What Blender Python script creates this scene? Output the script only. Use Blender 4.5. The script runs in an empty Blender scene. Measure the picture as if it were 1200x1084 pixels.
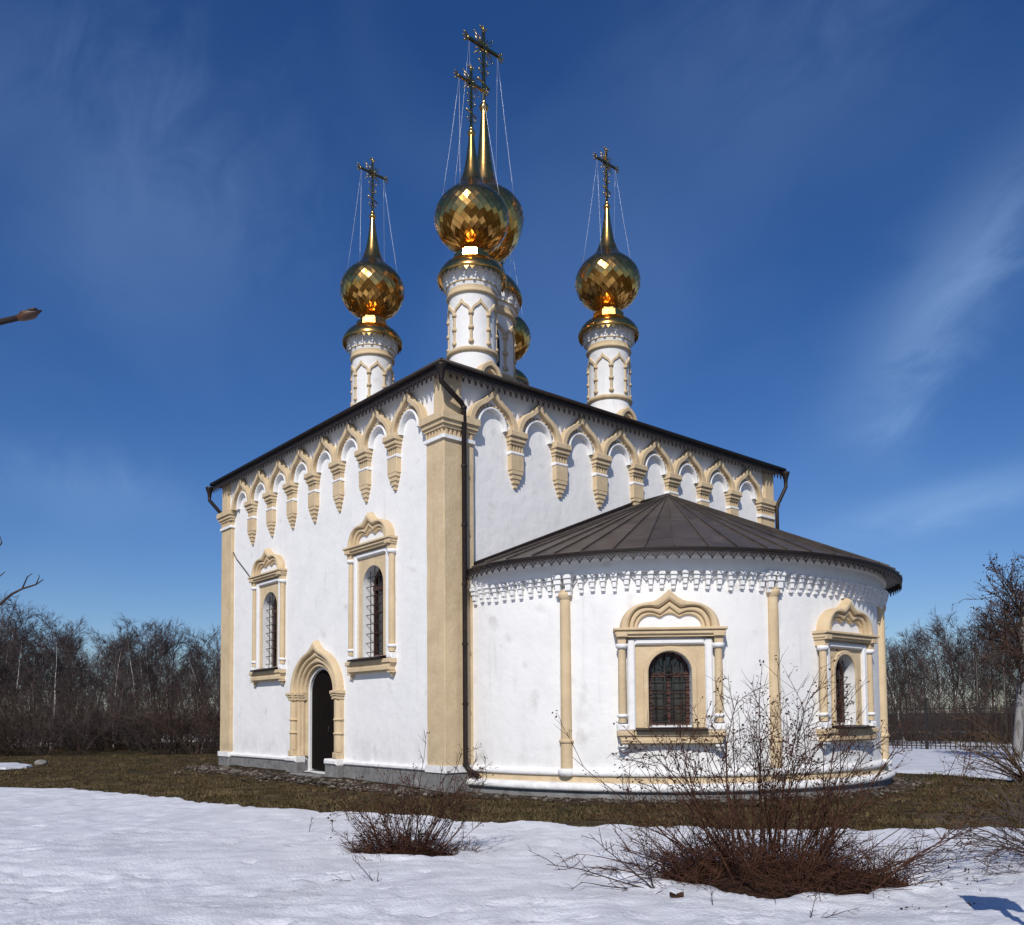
import bpy, math, random
from mathutils import Vector, Matrix, noise
R = math.radians
sc = bpy.context.scene
COL = sc.collection

# ------------------------------------------------------------------ camera
CAM = Vector((15.296, -11.144, 1.673))
FPX = 1013.682
yaw, pit, rol = R(49.541), R(2.805), R(-0.428)
FW = Vector((-math.sin(yaw)*math.cos(pit), math.cos(yaw)*math.cos(pit), math.sin(pit)))
rt = Vector((math.cos(yaw), math.sin(yaw), 0)); up = rt.cross(FW)
RT = rt*math.cos(rol)+up*math.sin(rol); UP = -rt*math.sin(rol)+up*math.cos(rol)
cam = bpy.data.cameras.new('camera'); camo = bpy.data.objects.new('camera', cam); COL.objects.link(camo)
m = Matrix((RT, UP, -FW)).transposed().to_4x4(); m.translation = CAM
camo.matrix_world = m
cam.sensor_width = 36; cam.lens = FPX/1200*36; cam.shift_y = (789.115-542)/1200
cam.clip_start = 0.05; cam.clip_end = 3000
sc.camera = camo

def ray(px, py): return FW+RT*((px-600)/FPX)-UP*((py-789.115)/FPX)
# ------------------------------------------------------------------ light
SUN_AZ, SUN_EL = R(37), R(40)            # azimuth from -y towards +x
sdir = Vector((math.sin(SUN_AZ)*math.cos(SUN_EL), -math.cos(SUN_AZ)*math.cos(SUN_EL), math.sin(SUN_EL)))
sun = bpy.data.lights.new('sun', 'SUN'); sun.energy = 3.8; sun.angle = R(0.5); sun.color = (1.0, 0.95, 0.87)
suno = bpy.data.objects.new('sun', sun); COL.objects.link(suno)
suno.rotation_euler = sdir.to_track_quat('Z', 'Y').to_euler()
suno.location = sdir*60
w = bpy.data.worlds.new('World'); sc.world = w; w.use_nodes = True
nt = w.node_tree; nt.nodes.clear()
N = nt.nodes.new; L = nt.links.new
out = N('ShaderNodeOutputWorld'); bg = N('ShaderNodeBackground'); sky = N('ShaderNodeTexSky')
sky.sky_type = 'NISHITA'; sky.sun_disc = False; sky.sun_elevation = SUN_EL
sky.sun_rotation = math.atan2(sdir.x, sdir.y)
sky.altitude = 100; sky.air_density = 1.0; sky.dust_density = 0.35; sky.ozone_density = 4.0
hs = N('ShaderNodeHueSaturation'); hs.inputs['Saturation'].default_value = 1.22; hs.inputs['Value'].default_value = 0.90; hs.inputs['Hue'].default_value = 0.509
tint = N('ShaderNodeMix'); tint.data_type = 'RGBA'; tint.blend_type = 'MULTIPLY'; tint.inputs['Factor'].default_value = 1
tint.inputs[7].default_value = (0.97, 1.0, 1.08, 1)
L(sky.outputs[0], tint.inputs[6]); L(tint.outputs[2], hs.inputs['Color'])
tc = N('ShaderNodeTexCoord')
# thin cirrus: noise stretched along one direction of the sky
mp = N('ShaderNodeMapping'); mp.inputs['Rotation'].default_value = (R(20), R(-35), R(-40)); mp.inputs['Scale'].default_value = (1.1, 3.4, 2.6)
mp.inputs['Location'].default_value = (0.35, 0.2, 0.1)
nz = N('ShaderNodeTexNoise'); nz.inputs['Scale'].default_value = 1.25; nz.inputs['Detail'].default_value = 4; nz.inputs['Roughness'].default_value = 0.42
nz.inputs['Distortion'].default_value = 0.4
L(tc.outputs['Generated'], mp.inputs['Vector']); L(mp.outputs[0], nz.inputs['Vector'])
cr = N('ShaderNodeMapRange'); cr.inputs['From Min'].default_value = 0.5; cr.inputs['From Max'].default_value = 0.85
cr.inputs['To Min'].default_value = 0.0; cr.inputs['To Max'].default_value = 0.16
L(nz.outputs['Fac'], cr.inputs['Value'])
mx = N('ShaderNodeMix'); mx.data_type = 'RGBA'
L(cr.outputs[0], mx.inputs['Factor']); L(hs.outputs[0], mx.inputs[6]); mx.inputs[7].default_value = (3.2, 5.0, 8.6, 1)
def mth(op, a, b=None):
    q = N('ShaderNodeMath'); q.operation = op
    for i_, v_ in enumerate((a, b)):
        if v_ is None: continue
        if isinstance(v_, (int, float)): q.inputs[i_].default_value = v_
        else: L(v_, q.inputs[i_])
    return q.outputs[0]
def dotv(v):
    q = N('ShaderNodeVectorMath'); q.operation = 'DOT_PRODUCT'; L(tc.outputs['Generated'], q.inputs[0]); q.inputs[1].default_value = tuple(v); return q.outputs['Value']
nz2 = N('ShaderNodeTexNoise'); nz2.inputs['Scale'].default_value = 7; nz2.inputs['Detail'].default_value = 8; nz2.inputs['Roughness'].default_value = .62; nz2.inputs['Distortion'].default_value = .8
mp2 = N('ShaderNodeMapping'); mp2.inputs['Rotation'].default_value = (R(30), R(-30), R(-35)); mp2.inputs['Scale'].default_value = (.8, 2.6, 2.2)
L(tc.outputs['Generated'], mp2.inputs['Vector']); L(mp2.outputs[0], nz2.inputs['Vector'])
col_ = mx.outputs[2]
# faint cirrus streaks, each a soft band along an arc of the sky
for (a_, b_, w_, k_) in (((1240, 170), (1000, 490), .045, .27), ((1260, 550), (990, 618), .022, .30), ((1050, 470), (1040, 545), .035, .16), ((-60, 20), (330, 330), .10, .10), ((-40, 545), (230, 600), .035, .12), ((760, 60), (1100, 120), .09, .08)):
    A_, B_ = ray(*a_).normalized(), ray(*b_).normalized(); n_ = A_.cross(B_).normalized(); c_ = (A_+B_).normalized(); t_ = n_.cross(c_); hl = (A_-B_).length*.5
    u_ = mth('DIVIDE', mth('ADD', dotv(n_), mth('MULTIPLY', mth('SUBTRACT', nz2.outputs['Fac'], .5), w_*1.6)), w_); v_ = mth('DIVIDE', dotv(t_), hl)
    e_ = mth('POWER', 2.718, mth('MULTIPLY', mth('ADD', mth('MULTIPLY', u_, u_), mth('MULTIPLY', v_, v_)), -1.0))
    front = mth('GREATER_THAN', dotv(c_), 0.0)
    f_ = mth('MULTIPLY', mth('MULTIPLY', mth('MULTIPLY', e_, front), k_), mth('MAXIMUM', 0.0, mth('ADD', mth('MULTIPLY', mth('SUBTRACT', nz2.outputs['Fac'], .5), 2.2), 1.0)))
    m2 = N('ShaderNodeMix'); m2.data_type = 'RGBA'; L(f_, m2.inputs['Factor']); L(col_, m2.inputs[6]); m2.inputs[7].default_value = (4.0, 6.2, 9.6, 1); col_ = m2.outputs[2]
L(col_, bg.inputs['Color']); bg.inputs['Strength'].default_value = 0.09
L(bg.outputs[0], out.inputs[0])
sc.view_settings.view_transform = 'Standard'; sc.view_settings.look = 'None'
sc.view_settings.exposure = 0.0; sc.view_settings.gamma = 1.0; sc.view_settings.use_curve_mapping = False

# ------------------------------------------------------------------ helpers
def on_z(px, py, z=0.0):
    d = ray(px, py); return CAM+d*((z-CAM.z)/d.z)
def at_depth(px, py, D): return CAM+ray(px, py)*D
FH = Vector((FW.x, FW.y, 0)).normalized(); RH = Vector((RT.x, RT.y, 0)).normalized()
def ground(px, D, z=0.0):
    p = CAM+FH*D+RH*((px-600)/FPX*D); p.z = z; return p
def lerp(a, b, t): return a+(b-a)*t
def interp(x, xs, ys):
    if x <= xs[0]: return ys[0]
    for i in range(1, len(xs)):
        if x <= xs[i]: return lerp(ys[i-1], ys[i], (x-xs[i-1])/(xs[i]-xs[i-1]))
    return ys[-1]

def mat(name, col, rough=0.8, metal=0.0, col2=None, scale=3.0, lo=0.35, hi=0.65, bump=0.0, bscale=20.0, spec=0.5, detail=6.0, col3=None, scale3=0.6, bdist=0.02, stretch=(1, 1, 1), lo3=.5, hi3=.75):
    mt = bpy.data.materials.new(name); mt.use_nodes = True
    n = mt.node_tree.nodes; l = mt.node_tree.links; b = n['Principled BSDF']
    b.inputs['Base Color'].default_value = (*col, 1); b.inputs['Roughness'].default_value = rough
    b.inputs['Metallic'].default_value = metal; b.inputs['Specular IOR Level'].default_value = spec
    g = n.new('ShaderNodeNewGeometry'); mpg = n.new('ShaderNodeMapping'); mpg.inputs['Scale'].default_value = stretch
    l.new(g.outputs['Position'], mpg.inputs['Vector'])
    last = None
    if col2:
        t = n.new('ShaderNodeTexNoise'); t.inputs['Scale'].default_value = scale; t.inputs['Detail'].default_value = detail
        t.inputs['Roughness'].default_value = 0.6
        l.new(mpg.outputs[0], t.inputs['Vector'])
        mr = n.new('ShaderNodeMapRange'); mr.inputs['From Min'].default_value = lo; mr.inputs['From Max'].default_value = hi
        l.new(t.outputs['Fac'], mr.inputs['Value'])
        x = n.new('ShaderNodeMix'); x.data_type = 'RGBA'; x.inputs[6].default_value = (*col, 1); x.inputs[7].default_value = (*col2, 1)
        l.new(mr.outputs[0], x.inputs['Factor']); last = x.outputs[2]
        if col3:
            t3 = n.new('ShaderNodeTexNoise'); t3.inputs['Scale'].default_value = scale3; t3.inputs['Detail'].default_value = 5
            l.new(mpg.outputs[0], t3.inputs['Vector'])
            m3 = n.new('ShaderNodeMapRange'); m3.inputs['From Min'].default_value = lo3; m3.inputs['From Max'].default_value = hi3
            l.new(t3.outputs['Fac'], m3.inputs['Value'])
            x3 = n.new('ShaderNodeMix'); x3.data_type = 'RGBA'; x3.inputs[7].default_value = (*col3, 1)
            l.new(last, x3.inputs[6]); l.new(m3.outputs[0], x3.inputs['Factor']); last = x3.outputs[2]
        l.new(last, b.inputs['Base Color'])
    if bump:
        t2 = n.new('ShaderNodeTexNoise'); t2.inputs['Scale'].default_value = bscale; t2.inputs['Detail'].default_value = 5
        l.new(mpg.outputs[0], t2.inputs['Vector'])
        bp = n.new('ShaderNodeBump'); bp.inputs['Strength'].default_value = bump; bp.inputs['Distance'].default_value = bdist
        l.new(t2.outputs['Fac'], bp.inputs['Height']); l.new(bp.outputs[0], b.inputs['Normal'])
    return mt

M = {}
M['white'] = mat('white_limewash', (.83, .82, .805), .85, col2=(.755, .75, .745), scale=1.1, lo=.42, hi=.75, bump=.40, bscale=4.0, bdist=.04, spec=.2, col3=(.60, .585, .56), scale3=1.9, lo3=.62, hi3=.8)
M['trim'] = mat('white_trim', (.80, .79, .78), .85, col2=(.68, .68, .68), scale=6, lo=.5, hi=.8, bump=.4, bscale=14, spec=.2)
M['tan'] = mat('ochre_paint', (.63, .49, .31), .85, col2=(.53, .405, .25), scale=2.2, lo=.4, hi=.7, bump=.45, bscale=11, spec=.2, col3=(.65, .53, .37), scale3=5, lo3=.6, hi3=.8)
M['plinth'] = mat('grey_plinth_render', (.21, .205, .20), .9, col2=(.12, .115, .11), scale=5, lo=.45, hi=.7, bump=.6, bscale=16, spec=.2, col3=(.35, .34, .32), scale3=2.5, lo3=.6, hi3=.75)
M['brown'] = mat('brown_painted_metal', (.012, .007, .006), .5, 0, spec=.3, col2=(.022, .014, .011), scale=7, bump=.1, bscale=9)
M['roof'] = mat('dark_roof_sheet', (.070, .054, .043), .5, .1, col2=(.098, .079, .064), scale=4, bump=.22, bscale=6, col3=(.045, .036, .030), scale3=1.3)
M['lace'] = mat('dark_lace_metal', (.016, .011, .010), .6, 0, col2=(.03, .02, .016), scale=12)
M['iron'] = mat('black_iron', (.012, .012, .013), .55, .2, col2=(.03, .022, .018), scale=20)
M['wood'] = mat('red_brown_window_wood', (.085, .024, .012), .55, col2=(.035, .012, .008), scale=9, bump=.2, bscale=30)
M['door'] = mat('dark_door_wood', (.010, .006, .005), .8, spec=.08, col2=(.005, .004, .004), scale=8, bump=.3, bscale=20, stretch=(4, 4, .4))
M['glass'] = mat('dark_window_glass', (.012, .013, .015), .06, 0, col2=(.03, .03, .032), scale=3, bump=.12, bscale=3, spec=.6)
M['glasspale'] = mat('pale_curtain_pane', (.30, .33, .36), .2, col2=(.2, .22, .24), scale=6)
M['gold'] = mat('gilded_sheet', (.78, .45, .135), .20, 1.0, col2=(.64, .34, .09), scale=5, bump=.10, bscale=9)
M['goldcross'] = mat('gilded_cross', (.50, .36, .14), .26, 1.0, col2=(.28, .19, .07), scale=9)
M['chain'] = mat('steel_chain', (.55, .56, .6), .35, .6)
M['snow'] = mat('melting_snow', (.70, .708, .74), .5, col2=(.57, .578, .62), scale=2.4, lo=.4, hi=.68, bump=.5, bscale=30, bdist=.03, spec=.4, col3=(.50, .505, .525), scale3=.8, lo3=.5, hi3=.8)
M['grass'] = mat('dead_winter_grass', (.030, .020, .010), .95, col2=(.125, .090, .044), scale=2.2, lo=.40, hi=.64, bump=1, bscale=34, bdist=.06, spec=.1, col3=(.046, .041, .017), scale3=.35, lo3=.5, hi3=.62)
M['blade1'] = mat('straw_blades', (.135, .100, .050), .9, spec=.1, col2=(.058, .040, .019), scale=1.0, lo=.4, hi=.6)
M['blade2'] = mat('olive_blades', (.055, .044, .018), .9, spec=.1, col2=(.055, .038, .018), scale=.8, lo=.4, hi=.6)
M['rubble'] = mat('rubble_stone', (.20, .175, .15), .95, col2=(.045, .034, .026), scale=5, lo=.38, hi=.56, spec=.1)
M['stone'] = mat('pale_boulder_stone', (.26, .25, .23), .9, col2=(.15, .14, .12), scale=6, bump=.5, spec=.2)
M['bark'] = mat('grey_brown_bark', (.08, .066, .06), .95, col2=(.17, .15, .135), scale=4, spec=.1)
M['twig'] = mat('dark_twig_bark', (.042, .032, .031), .95, col2=(.085, .066, .062), scale=1.2, spec=.1)
M['twig2'] = mat('brown_twig_bark', (.082, .055, .041), .95, col2=(.042, .029, .025), scale=1.5, spec=.1)
M['birch'] = mat('birch_bark', (.52, .49, .46), .9, col2=(.12, .10, .09), scale=6, lo=.5, hi=.62, spec=.1, stretch=(.5, .5, 2))
M['palebark'] = mat('pale_grey_bark', (.26, .25, .24), .95, col2=(.12, .105, .095), scale=3, lo=.45, hi=.65, bump=.5, bscale=14, spec=.1, stretch=(3, 3, .6))
M['bush'] = mat('red_brown_stems', (.034, .015, .010), .9, col2=(.085, .038, .023), scale=6, spec=.15)
M['bushlight'] = mat('light_brown_stems', (.13, .085, .05), .9, col2=(.075, .045, .028), scale=5, spec=.15)
M['leaf'] = mat('withered_leaves', (.030, .016, .012), .9, col2=(.06, .03, .018), scale=12, spec=.1)
M['litter'] = mat('bush_litter', (.030, .017, .012), 1, col2=(.055, .032, .02), scale=14, bump=1, bscale=40, bdist=.05, spec=.05)
M['bud'] = mat('brown_bud', (.018, .008, .005), .5, col2=(.085, .032, .008), scale=60)
M['cable'] = mat('black_cable', (.02, .02, .02), .6)

def wear(mt, col, z0, z1, amt, sc_=1.6):
    n = mt.node_tree.nodes; l = mt.node_tree.links; b = n['Principled BSDF']
    src = b.inputs['Base Color'].links[0].from_socket
    g = n.new('ShaderNodeNewGeometry'); sp = n.new('ShaderNodeSeparateXYZ'); l.new(g.outputs['Position'], sp.inputs[0])
    mr = n.new('ShaderNodeMapRange'); mr.inputs['From Min'].default_value = z1; mr.inputs['From Max'].default_value = z0; l.new(sp.outputs['Z'], mr.inputs['Value'])
    t = n.new('ShaderNodeTexNoise'); t.inputs['Scale'].default_value = sc_; t.inputs['Detail'].default_value = 8; t.inputs['Roughness'].default_value = .7; l.new(g.outputs['Position'], t.inputs['Vector'])
    m1 = n.new('ShaderNodeMapRange'); m1.inputs['From Min'].default_value = .42; m1.inputs['From Max'].default_value = .72; l.new(t.outputs['Fac'], m1.inputs['Value'])
    mu = n.new('ShaderNodeMath'); mu.operation = 'MULTIPLY'; l.new(mr.outputs[0], mu.inputs[0]); l.new(m1.outputs[0], mu.inputs[1])
    m2 = n.new('ShaderNodeMath'); m2.operation = 'MULTIPLY'; l.new(mu.outputs[0], m2.inputs[0]); m2.inputs[1].default_value = amt
    x = n.new('ShaderNodeMix'); x.data_type = 'RGBA'; l.new(m2.outputs[0], x.inputs['Factor']); l.new(src, x.inputs[6]); x.inputs[7].default_value = (*col, 1); l.new(x.outputs[2], b.inputs['Base Color'])
def streaks(mt, col, amt, lo, hi):
    # rain streaks and scuffs: noise drawn out downwards
    n = mt.node_tree.nodes; l = mt.node_tree.links; b = n['Principled BSDF']; src = b.inputs['Base Color'].links[0].from_socket
    g = n.new('ShaderNodeNewGeometry'); mp_ = n.new('ShaderNodeMapping'); mp_.inputs['Scale'].default_value = (5, 5, .55); l.new(g.outputs['Position'], mp_.inputs['Vector'])
    t = n.new('ShaderNodeTexNoise'); t.inputs['Scale'].default_value = 1.0; t.inputs['Detail'].default_value = 7; t.inputs['Roughness'].default_value = .62; l.new(mp_.outputs[0], t.inputs['Vector'])
    m1 = n.new('ShaderNodeMapRange'); m1.inputs['From Min'].default_value = lo; m1.inputs['From Max'].default_value = hi; m1.inputs['To Max'].default_value = amt; l.new(t.outputs['Fac'], m1.inputs['Value'])
    x = n.new('ShaderNodeMix'); x.data_type = 'RGBA'; l.new(m1.outputs[0], x.inputs['Factor']); l.new(src, x.inputs[6]); x.inputs[7].default_value = (*col, 1); l.new(x.outputs[2], b.inputs['Base Color'])
def per_object(mt, lo, hi):
    n = mt.node_tree.nodes; l = mt.node_tree.links; b = n['Principled BSDF']; src = b.inputs['Base Color'].links[0].from_socket
    oi = n.new('ShaderNodeObjectInfo'); mr = n.new('ShaderNodeMapRange'); mr.inputs['To Min'].default_value = lo; mr.inputs['To Max'].default_value = hi; l.new(oi.outputs['Random'], mr.inputs['Value'])
    v = n.new('ShaderNodeHueSaturation'); l.new(src, v.inputs['Color']); l.new(mr.outputs[0], v.inputs['Value']); l.new(v.outputs[0], b.inputs['Base Color'])
streaks(M['white'], (.50, .49, .47), .38, .58, .78)
wear(M['white'], (.40, .38, .34), .45, 1.5, .55)
wear(M['trim'], (.36, .34, .30), .1, .9, .6, 4)
streaks(M['tan'], (.36, .27, .17), .5, .56, .78)
wear(M['tan'], (.30, .24, .17), .45, 1.6, .6)
streaks(M['roof'], (.10, .09, .08), .5, .55, .75)
per_object(M['roof'], .82, 1.18)
per_object(M['twig'], .75, 1.3); per_object(M['twig2'], .75, 1.3); per_object(M['bark'], .7, 1.4)
class MB:
    def __init__(s): s.v = []; s.f = []; s.sm = []
    def add(s, vs, fs, smooth=False):
        o = len(s.v); s.v += [tuple(x) for x in vs]
        for f in fs: s.f.append([i+o for i in f]); s.sm.append(smooth)
    def box(s, u0, u1, d0, d1, z0, z1, c=0.0):     # u along the wall, d outward from it
        if u0 > u1: u0, u1 = u1, u0
        if d0 > d1: d0, d1 = d1, d0
        if c <= 0:
            vs = [(u, -d, z) for z in (z0, z1) for d in (d0, d1) for u in (u0, u1)]
            s.add(vs, [(0, 2, 3, 1), (4, 5, 7, 6), (0, 1, 5, 4), (2, 6, 7, 3), (0, 4, 6, 2), (1, 3, 7, 5)]); return
        c = min(c, (u1-u0)*.3, (z1-z0)*.3, (d1-d0)*.6)
        # chamfer on the outward face only
        lo = [(u0, -d0, z0), (u1, -d0, z0), (u1, -d0, z1), (u0, -d0, z1)]
        mi = [(u0, -(d1-c), z0), (u1, -(d1-c), z0), (u1, -(d1-c), z1), (u0, -(d1-c), z1)]
        hi = [(u0+c, -d1, z0+c), (u1-c, -d1, z0+c), (u1-c, -d1, z1-c), (u0+c, -d1, z1-c)]
        fs = [(8, 9, 10, 11), (3, 2, 1, 0)]
        for i in range(4):
            j = (i+1) % 4; fs += [(i, j, 4+j, 4+i), (4+i, 4+j, 8+j, 8+i)]
        s.add(lo+mi+hi, fs)
    def strip(s, A, B, d0, d1, rnd=0.3, back=None):
        """moulding between matched outlines A (outer) and B (inner) of (u,z); edges at d0, middle at d1"""
        rows = []
        for t, d in ((0, back if back is not None else -.03), (0, d0), (rnd*.4, lerp(d0, d1, .75)), (rnd, d1), (1-rnd, d1), (1-rnd*.4, lerp(d0, d1, .75)), (1, d0), (1, back if back is not None else -.03)):
            rows.append([(lerp(a[0], b[0], t), -d, lerp(a[1], b[1], t)) for a, b in zip(A, B)])
        n = len(A); vs = [p for r_ in rows for p in r_]; fs = []
        for k in range(len(rows)-1):
            for i in range(n-1):
                fs.append((k*n+i, k*n+i+1, (k+1)*n+i+1, (k+1)*n+i))
        s.add(vs, fs, False)
    def fill(s, A, zb, d):       # area between outline A and the level zb
        n = len(A); vs = [(a[0], -d, a[1]) for a in A]+[(a[0], -d, zb) for a in A]
        s.add(vs, [(i, i+1, n+i+1, n+i) for i in range(n-1)])
    def lathe(s, prof, n=32, smooth=True, cx=0, cy=0, a0=0, a1=2*math.pi, close=True):
        full = abs(a1-a0-2*math.pi) < 1e-6; k = n if full else n+1
        vs = []
        for (r, z) in prof:
            for i in range(k):
                a = a0+(a1-a0)*i/n; vs.append((cx+r*math.cos(a), cy+r*math.sin(a), z))
        fs = []
        for j in range(len(prof)-1):
            for i in range(n):
                i2 = (i+1) % k; fs.append((j*k+i, j*k+i2, (j+1)*k+i2, (j+1)*k+i))
        s.add(vs, fs, smooth)
    def tube(s, pts, rad, n=6, smooth=True, cap=True):
        pts = [Vector(p) for p in pts]
        if not hasattr(rad, '__len__'): rad = [rad]*len(pts)
        vs = []; prev = None
        for i, p in enumerate(pts):
            t = (pts[min(i+1, len(pts)-1)]-pts[max(i-1, 0)])
            if t.length < 1e-9: t = Vector((0, 0, 1))
            t.normalize()
            if prev is None:
                a = Vector((0, 0, 1)) if abs(t.z) < .9 else Vector((1, 0, 0))
                prev = t.cross(a).normalized()
            x = (prev-t*prev.dot(t))
            x = x.normalized() if x.length > 1e-6 else t.orthogonal().normalized()
            prev = x; y = t.cross(x)
            for k in range(n):
                an = 2*math.pi*k/n; vs.append(p+(x*math.cos(an)+y*math.sin(an))*rad[i])
        fs = []
        for i in range(len(pts)-1):
            for k in range(n):
                k2 = (k+1) % n; fs.append((i*n+k, i*n+k2, (i+1)*n+k2, (i+1)*n+k))
        if cap: fs += [tuple(range(n))[::-1], tuple(range((len(pts)-1)*n, len(pts)*n))]
        s.add(vs, fs, smooth)
    def ball(s, c, r, n=12, m_=8, sz=1.0):
        pr = [(max(r*math.sin(math.pi*i/m_), 1e-4), c[2]-r*sz*math.cos(math.pi*i/m_)) for i in range(m_+1)]
        s.lathe(pr, n, True, c[0], c[1])
    def mesh(s, name, m_):
        me = bpy.data.meshes.new(name); me.from_pydata(s.v, [], s.f)
        me.polygons.foreach_set('use_smooth', s.sm); me.materials.append(m_); me.update(); return me
    def build(s, name, m_, parent=None, frame=None):
        return link(name, s.mesh(name, m_), parent, frame)
def link(name, me, parent=None, frame=None):
    o = bpy.data.objects.new(name, me); COL.objects.link(o)
    if parent: o.parent = parent
    if frame is not None: o.matrix_local = frame
    return o
def thing(name, label, cat, loc=(0, 0, 0), group=None, data=None):
    o = bpy.data.objects.new(name, data); COL.objects.link(o); o.location = loc
    o['label'] = label; o['category'] = cat
    if group: o['group'] = group
    return o
def tag(o, label, cat, group=None):
    o['label'] = label; o['category'] = cat
    if group: o['group'] = group
    return o
def copy_tree(o, parent=None):
    c = o.copy(); COL.objects.link(c)
    if parent: c.parent = parent
    for ch in list(o.children): copy_tree(ch, c)
    return c
I4 = Matrix.Identity(4)
def FS(x): return Matrix.Translation((x, 0, 0))
def FE(y): return Matrix.Translation((0, y, 0)) @ Matrix.Rotation(R(90), 4, 'Z')

# outlines ----------------------------------------------------------
def cosu(h, n=28): return [-h*math.cos(math.pi*i/n) for i in range(n+1)]
def ogee(h, z0, rise, apex, n=28, k=.44):
    """keel arch: round shoulders of height `rise`, a pointed tip `apex` above z0"""
    o = []
    for u in cosu(h, n):
        t = abs(u)/h
        z = rise*math.sqrt(max(0, 1-t*t))
        if t < k: z += (apex-rise)*(1-t/k)**1.45
        o.append((u, z0+z))
    return o
def rnd_arch(h, z0, rise, n=28):
    return [(u, z0+rise*math.sqrt(max(0, 1-(u/h)**2))) for u in cosu(h, n)]
def shoulder(h, z0, H, apex, n=36):
    o = []
    for u in cosu(h, n):
        t = abs(u)/h; z = H*max(0, 1-t**3.4)**.5
        k = .34
        if t < k: z += (apex-H)*(1-t/k)**1.5
        o.append((u, z0+z))
    return o
def trefoil(h, z0, side, cusp, mid, pointed, n=36, cu=.30):
    o = []
    for u in cosu(h, n):
        t = abs(u)/h
        if t < cu:
            q = t/cu
            z = cusp+(mid-cusp)*((1-q)**1.1 if pointed else math.sqrt(max(0, 1-q*q)))
        else:
            q = (t-cu)/(1-cu)                       # 0 at cusp, 1 at the foot
            if q < .42: z = cusp+(side-cusp)*math.sqrt(max(0, 1-(1-q/.42)**2))
            else: z = side*math.sqrt(max(0, 1-((q-.42)/.58)**2))
        o.append((u, z0+z))
    return o

# ================================================================== CHURCH
LX, WY = 12.20, 12.68
ZE = 9.381
church = thing('church', 'white and ochre stone church with five gilded onion domes and a rounded apse', 'church')

def wall_grid(mb, u0, u1, z0, z1, holes, d=0.0, thick=0.6):
    us = sorted({u0, u1, *[h[0] for h in holes], *[h[1] for h in holes]})
    zs = sorted({z0, z1, *[h[2] for h in holes], *[h[3] for h in holes]})
    for i in range(len(us)-1):
        for j in range(len(zs)-1):
            a, b, c, e = us[i], us[i+1], zs[j], zs[j+1]
            if any(a >= h[0]-1e-6 and b <= h[1]+1e-6 and c >= h[2]-1e-6 and e <= h[3]+1e-6 for h in holes): continue
            mb.add([(a, -d, c), (b, -d, c), (b, -d, e), (a, -d, e)], [(0, 1, 2, 3)])
    for (a, b, c, e) in holes:
        for p, q in (((a, c), (b, c)), ((b, c), (b, e)), ((b, e), (a, e)), ((a, e), (a, c))):
            mb.add([(p[0], -d, p[1]), (q[0], -d, q[1]), (q[0], thick, q[1]), (p[0], thick, p[1])], [(0, 1, 2, 3)])

SW = [-3.0, -8.8]               # south windows (x of their axes)
PORT = -5.8
holes = [(x-.78, x+.78, 3.12, 5.60) for x in SW]+[(PORT-.9, PORT+.9, 0.2, 3.22)]
mb = MB(); wall_grid(mb, -LX, 0, 0, ZE+.1, holes); mb.build('south_wall', M['white'], church)
mb = MB(); wall_grid(mb, 0, WY, 0, ZE+.1, []); mb.build('east_wall', M['white'], church, FE(0))
mb = MB(); mb.add([(-LX, 0, 0), (-LX, WY, 0), (-LX, WY, ZE+.1), (-LX, 0, ZE+.1), (0, WY, 0), (0, WY, ZE+.1)], [(1, 0, 3, 2), (4, 1, 2, 5)])
mb.build('rear_wall', M['white'], church)

# plinth and white base course
mb = MB(); tr = MB()
for (a, b) in ((-LX+.70, PORT-1.46), (PORT+1.46, -.60)):
    mb = MB(); tr = MB()
    mb.box(a, b, -.02, .05, -.3, .445, .01); tr.box(a, b, -.02, .10, .447, .565, .04)
    mb.build('plinth', M['plinth'], church); tr.build('base_course', M['trim'], church)
for sgn, e in ((-1, PORT-1.46), (1, PORT+1.46)):
    mb = MB(); tr = MB()
    a, b = sorted((e, PORT+sgn*.80)); mb.box(a, b, -.02, .24, -.3, .445, .01); tr.box(a+.004, b-.004, -.02, .29, .447, .60, .04)
    mb.build('plinth', M['plinth'], church); tr.build('base_course', M['trim'], church)

# corner pilasters: wraps of stacked blocks (x range, y range grow with d)
def wrap(mb, cx, cy, sx, sy, wx, wy, d, z0, z1, c=.012):
    """block at a corner (cx,cy); sx,sy point INTO the building; d = projection past the walls"""
    xs = sorted((cx-sx*d, cx+sx*wx)); ys = sorted((cy-sy*d, cy+sy*wy))
    x0, x1, y0, y1 = xs[0], xs[1], ys[0], ys[1]
    vs = [(x0+c, y0, z0), (x1-c, y0, z0), (x1, y0+c, z0), (x1, y1-c, z0), (x1-c, y1, z0), (x0+c, y1, z0), (x0, y1-c, z0), (x0, y0+c, z0)]
    vs += [(a, b, z1) for a, b, _ in vs]
    fs = [tuple(range(8))[::-1], tuple(range(8, 16))]+[(i, (i+1) % 8, 8+(i+1) % 8, 8+i) for i in range(8)]
    mb.add(vs, fs)
CORN = [(0, 0, -1, 1, .576, .727), (-LX, 0, 1, 1, .70, .70), (0, WY, -1, -1, .70, .68), (-LX, WY, 1, -1, .7, .7)]
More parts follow.
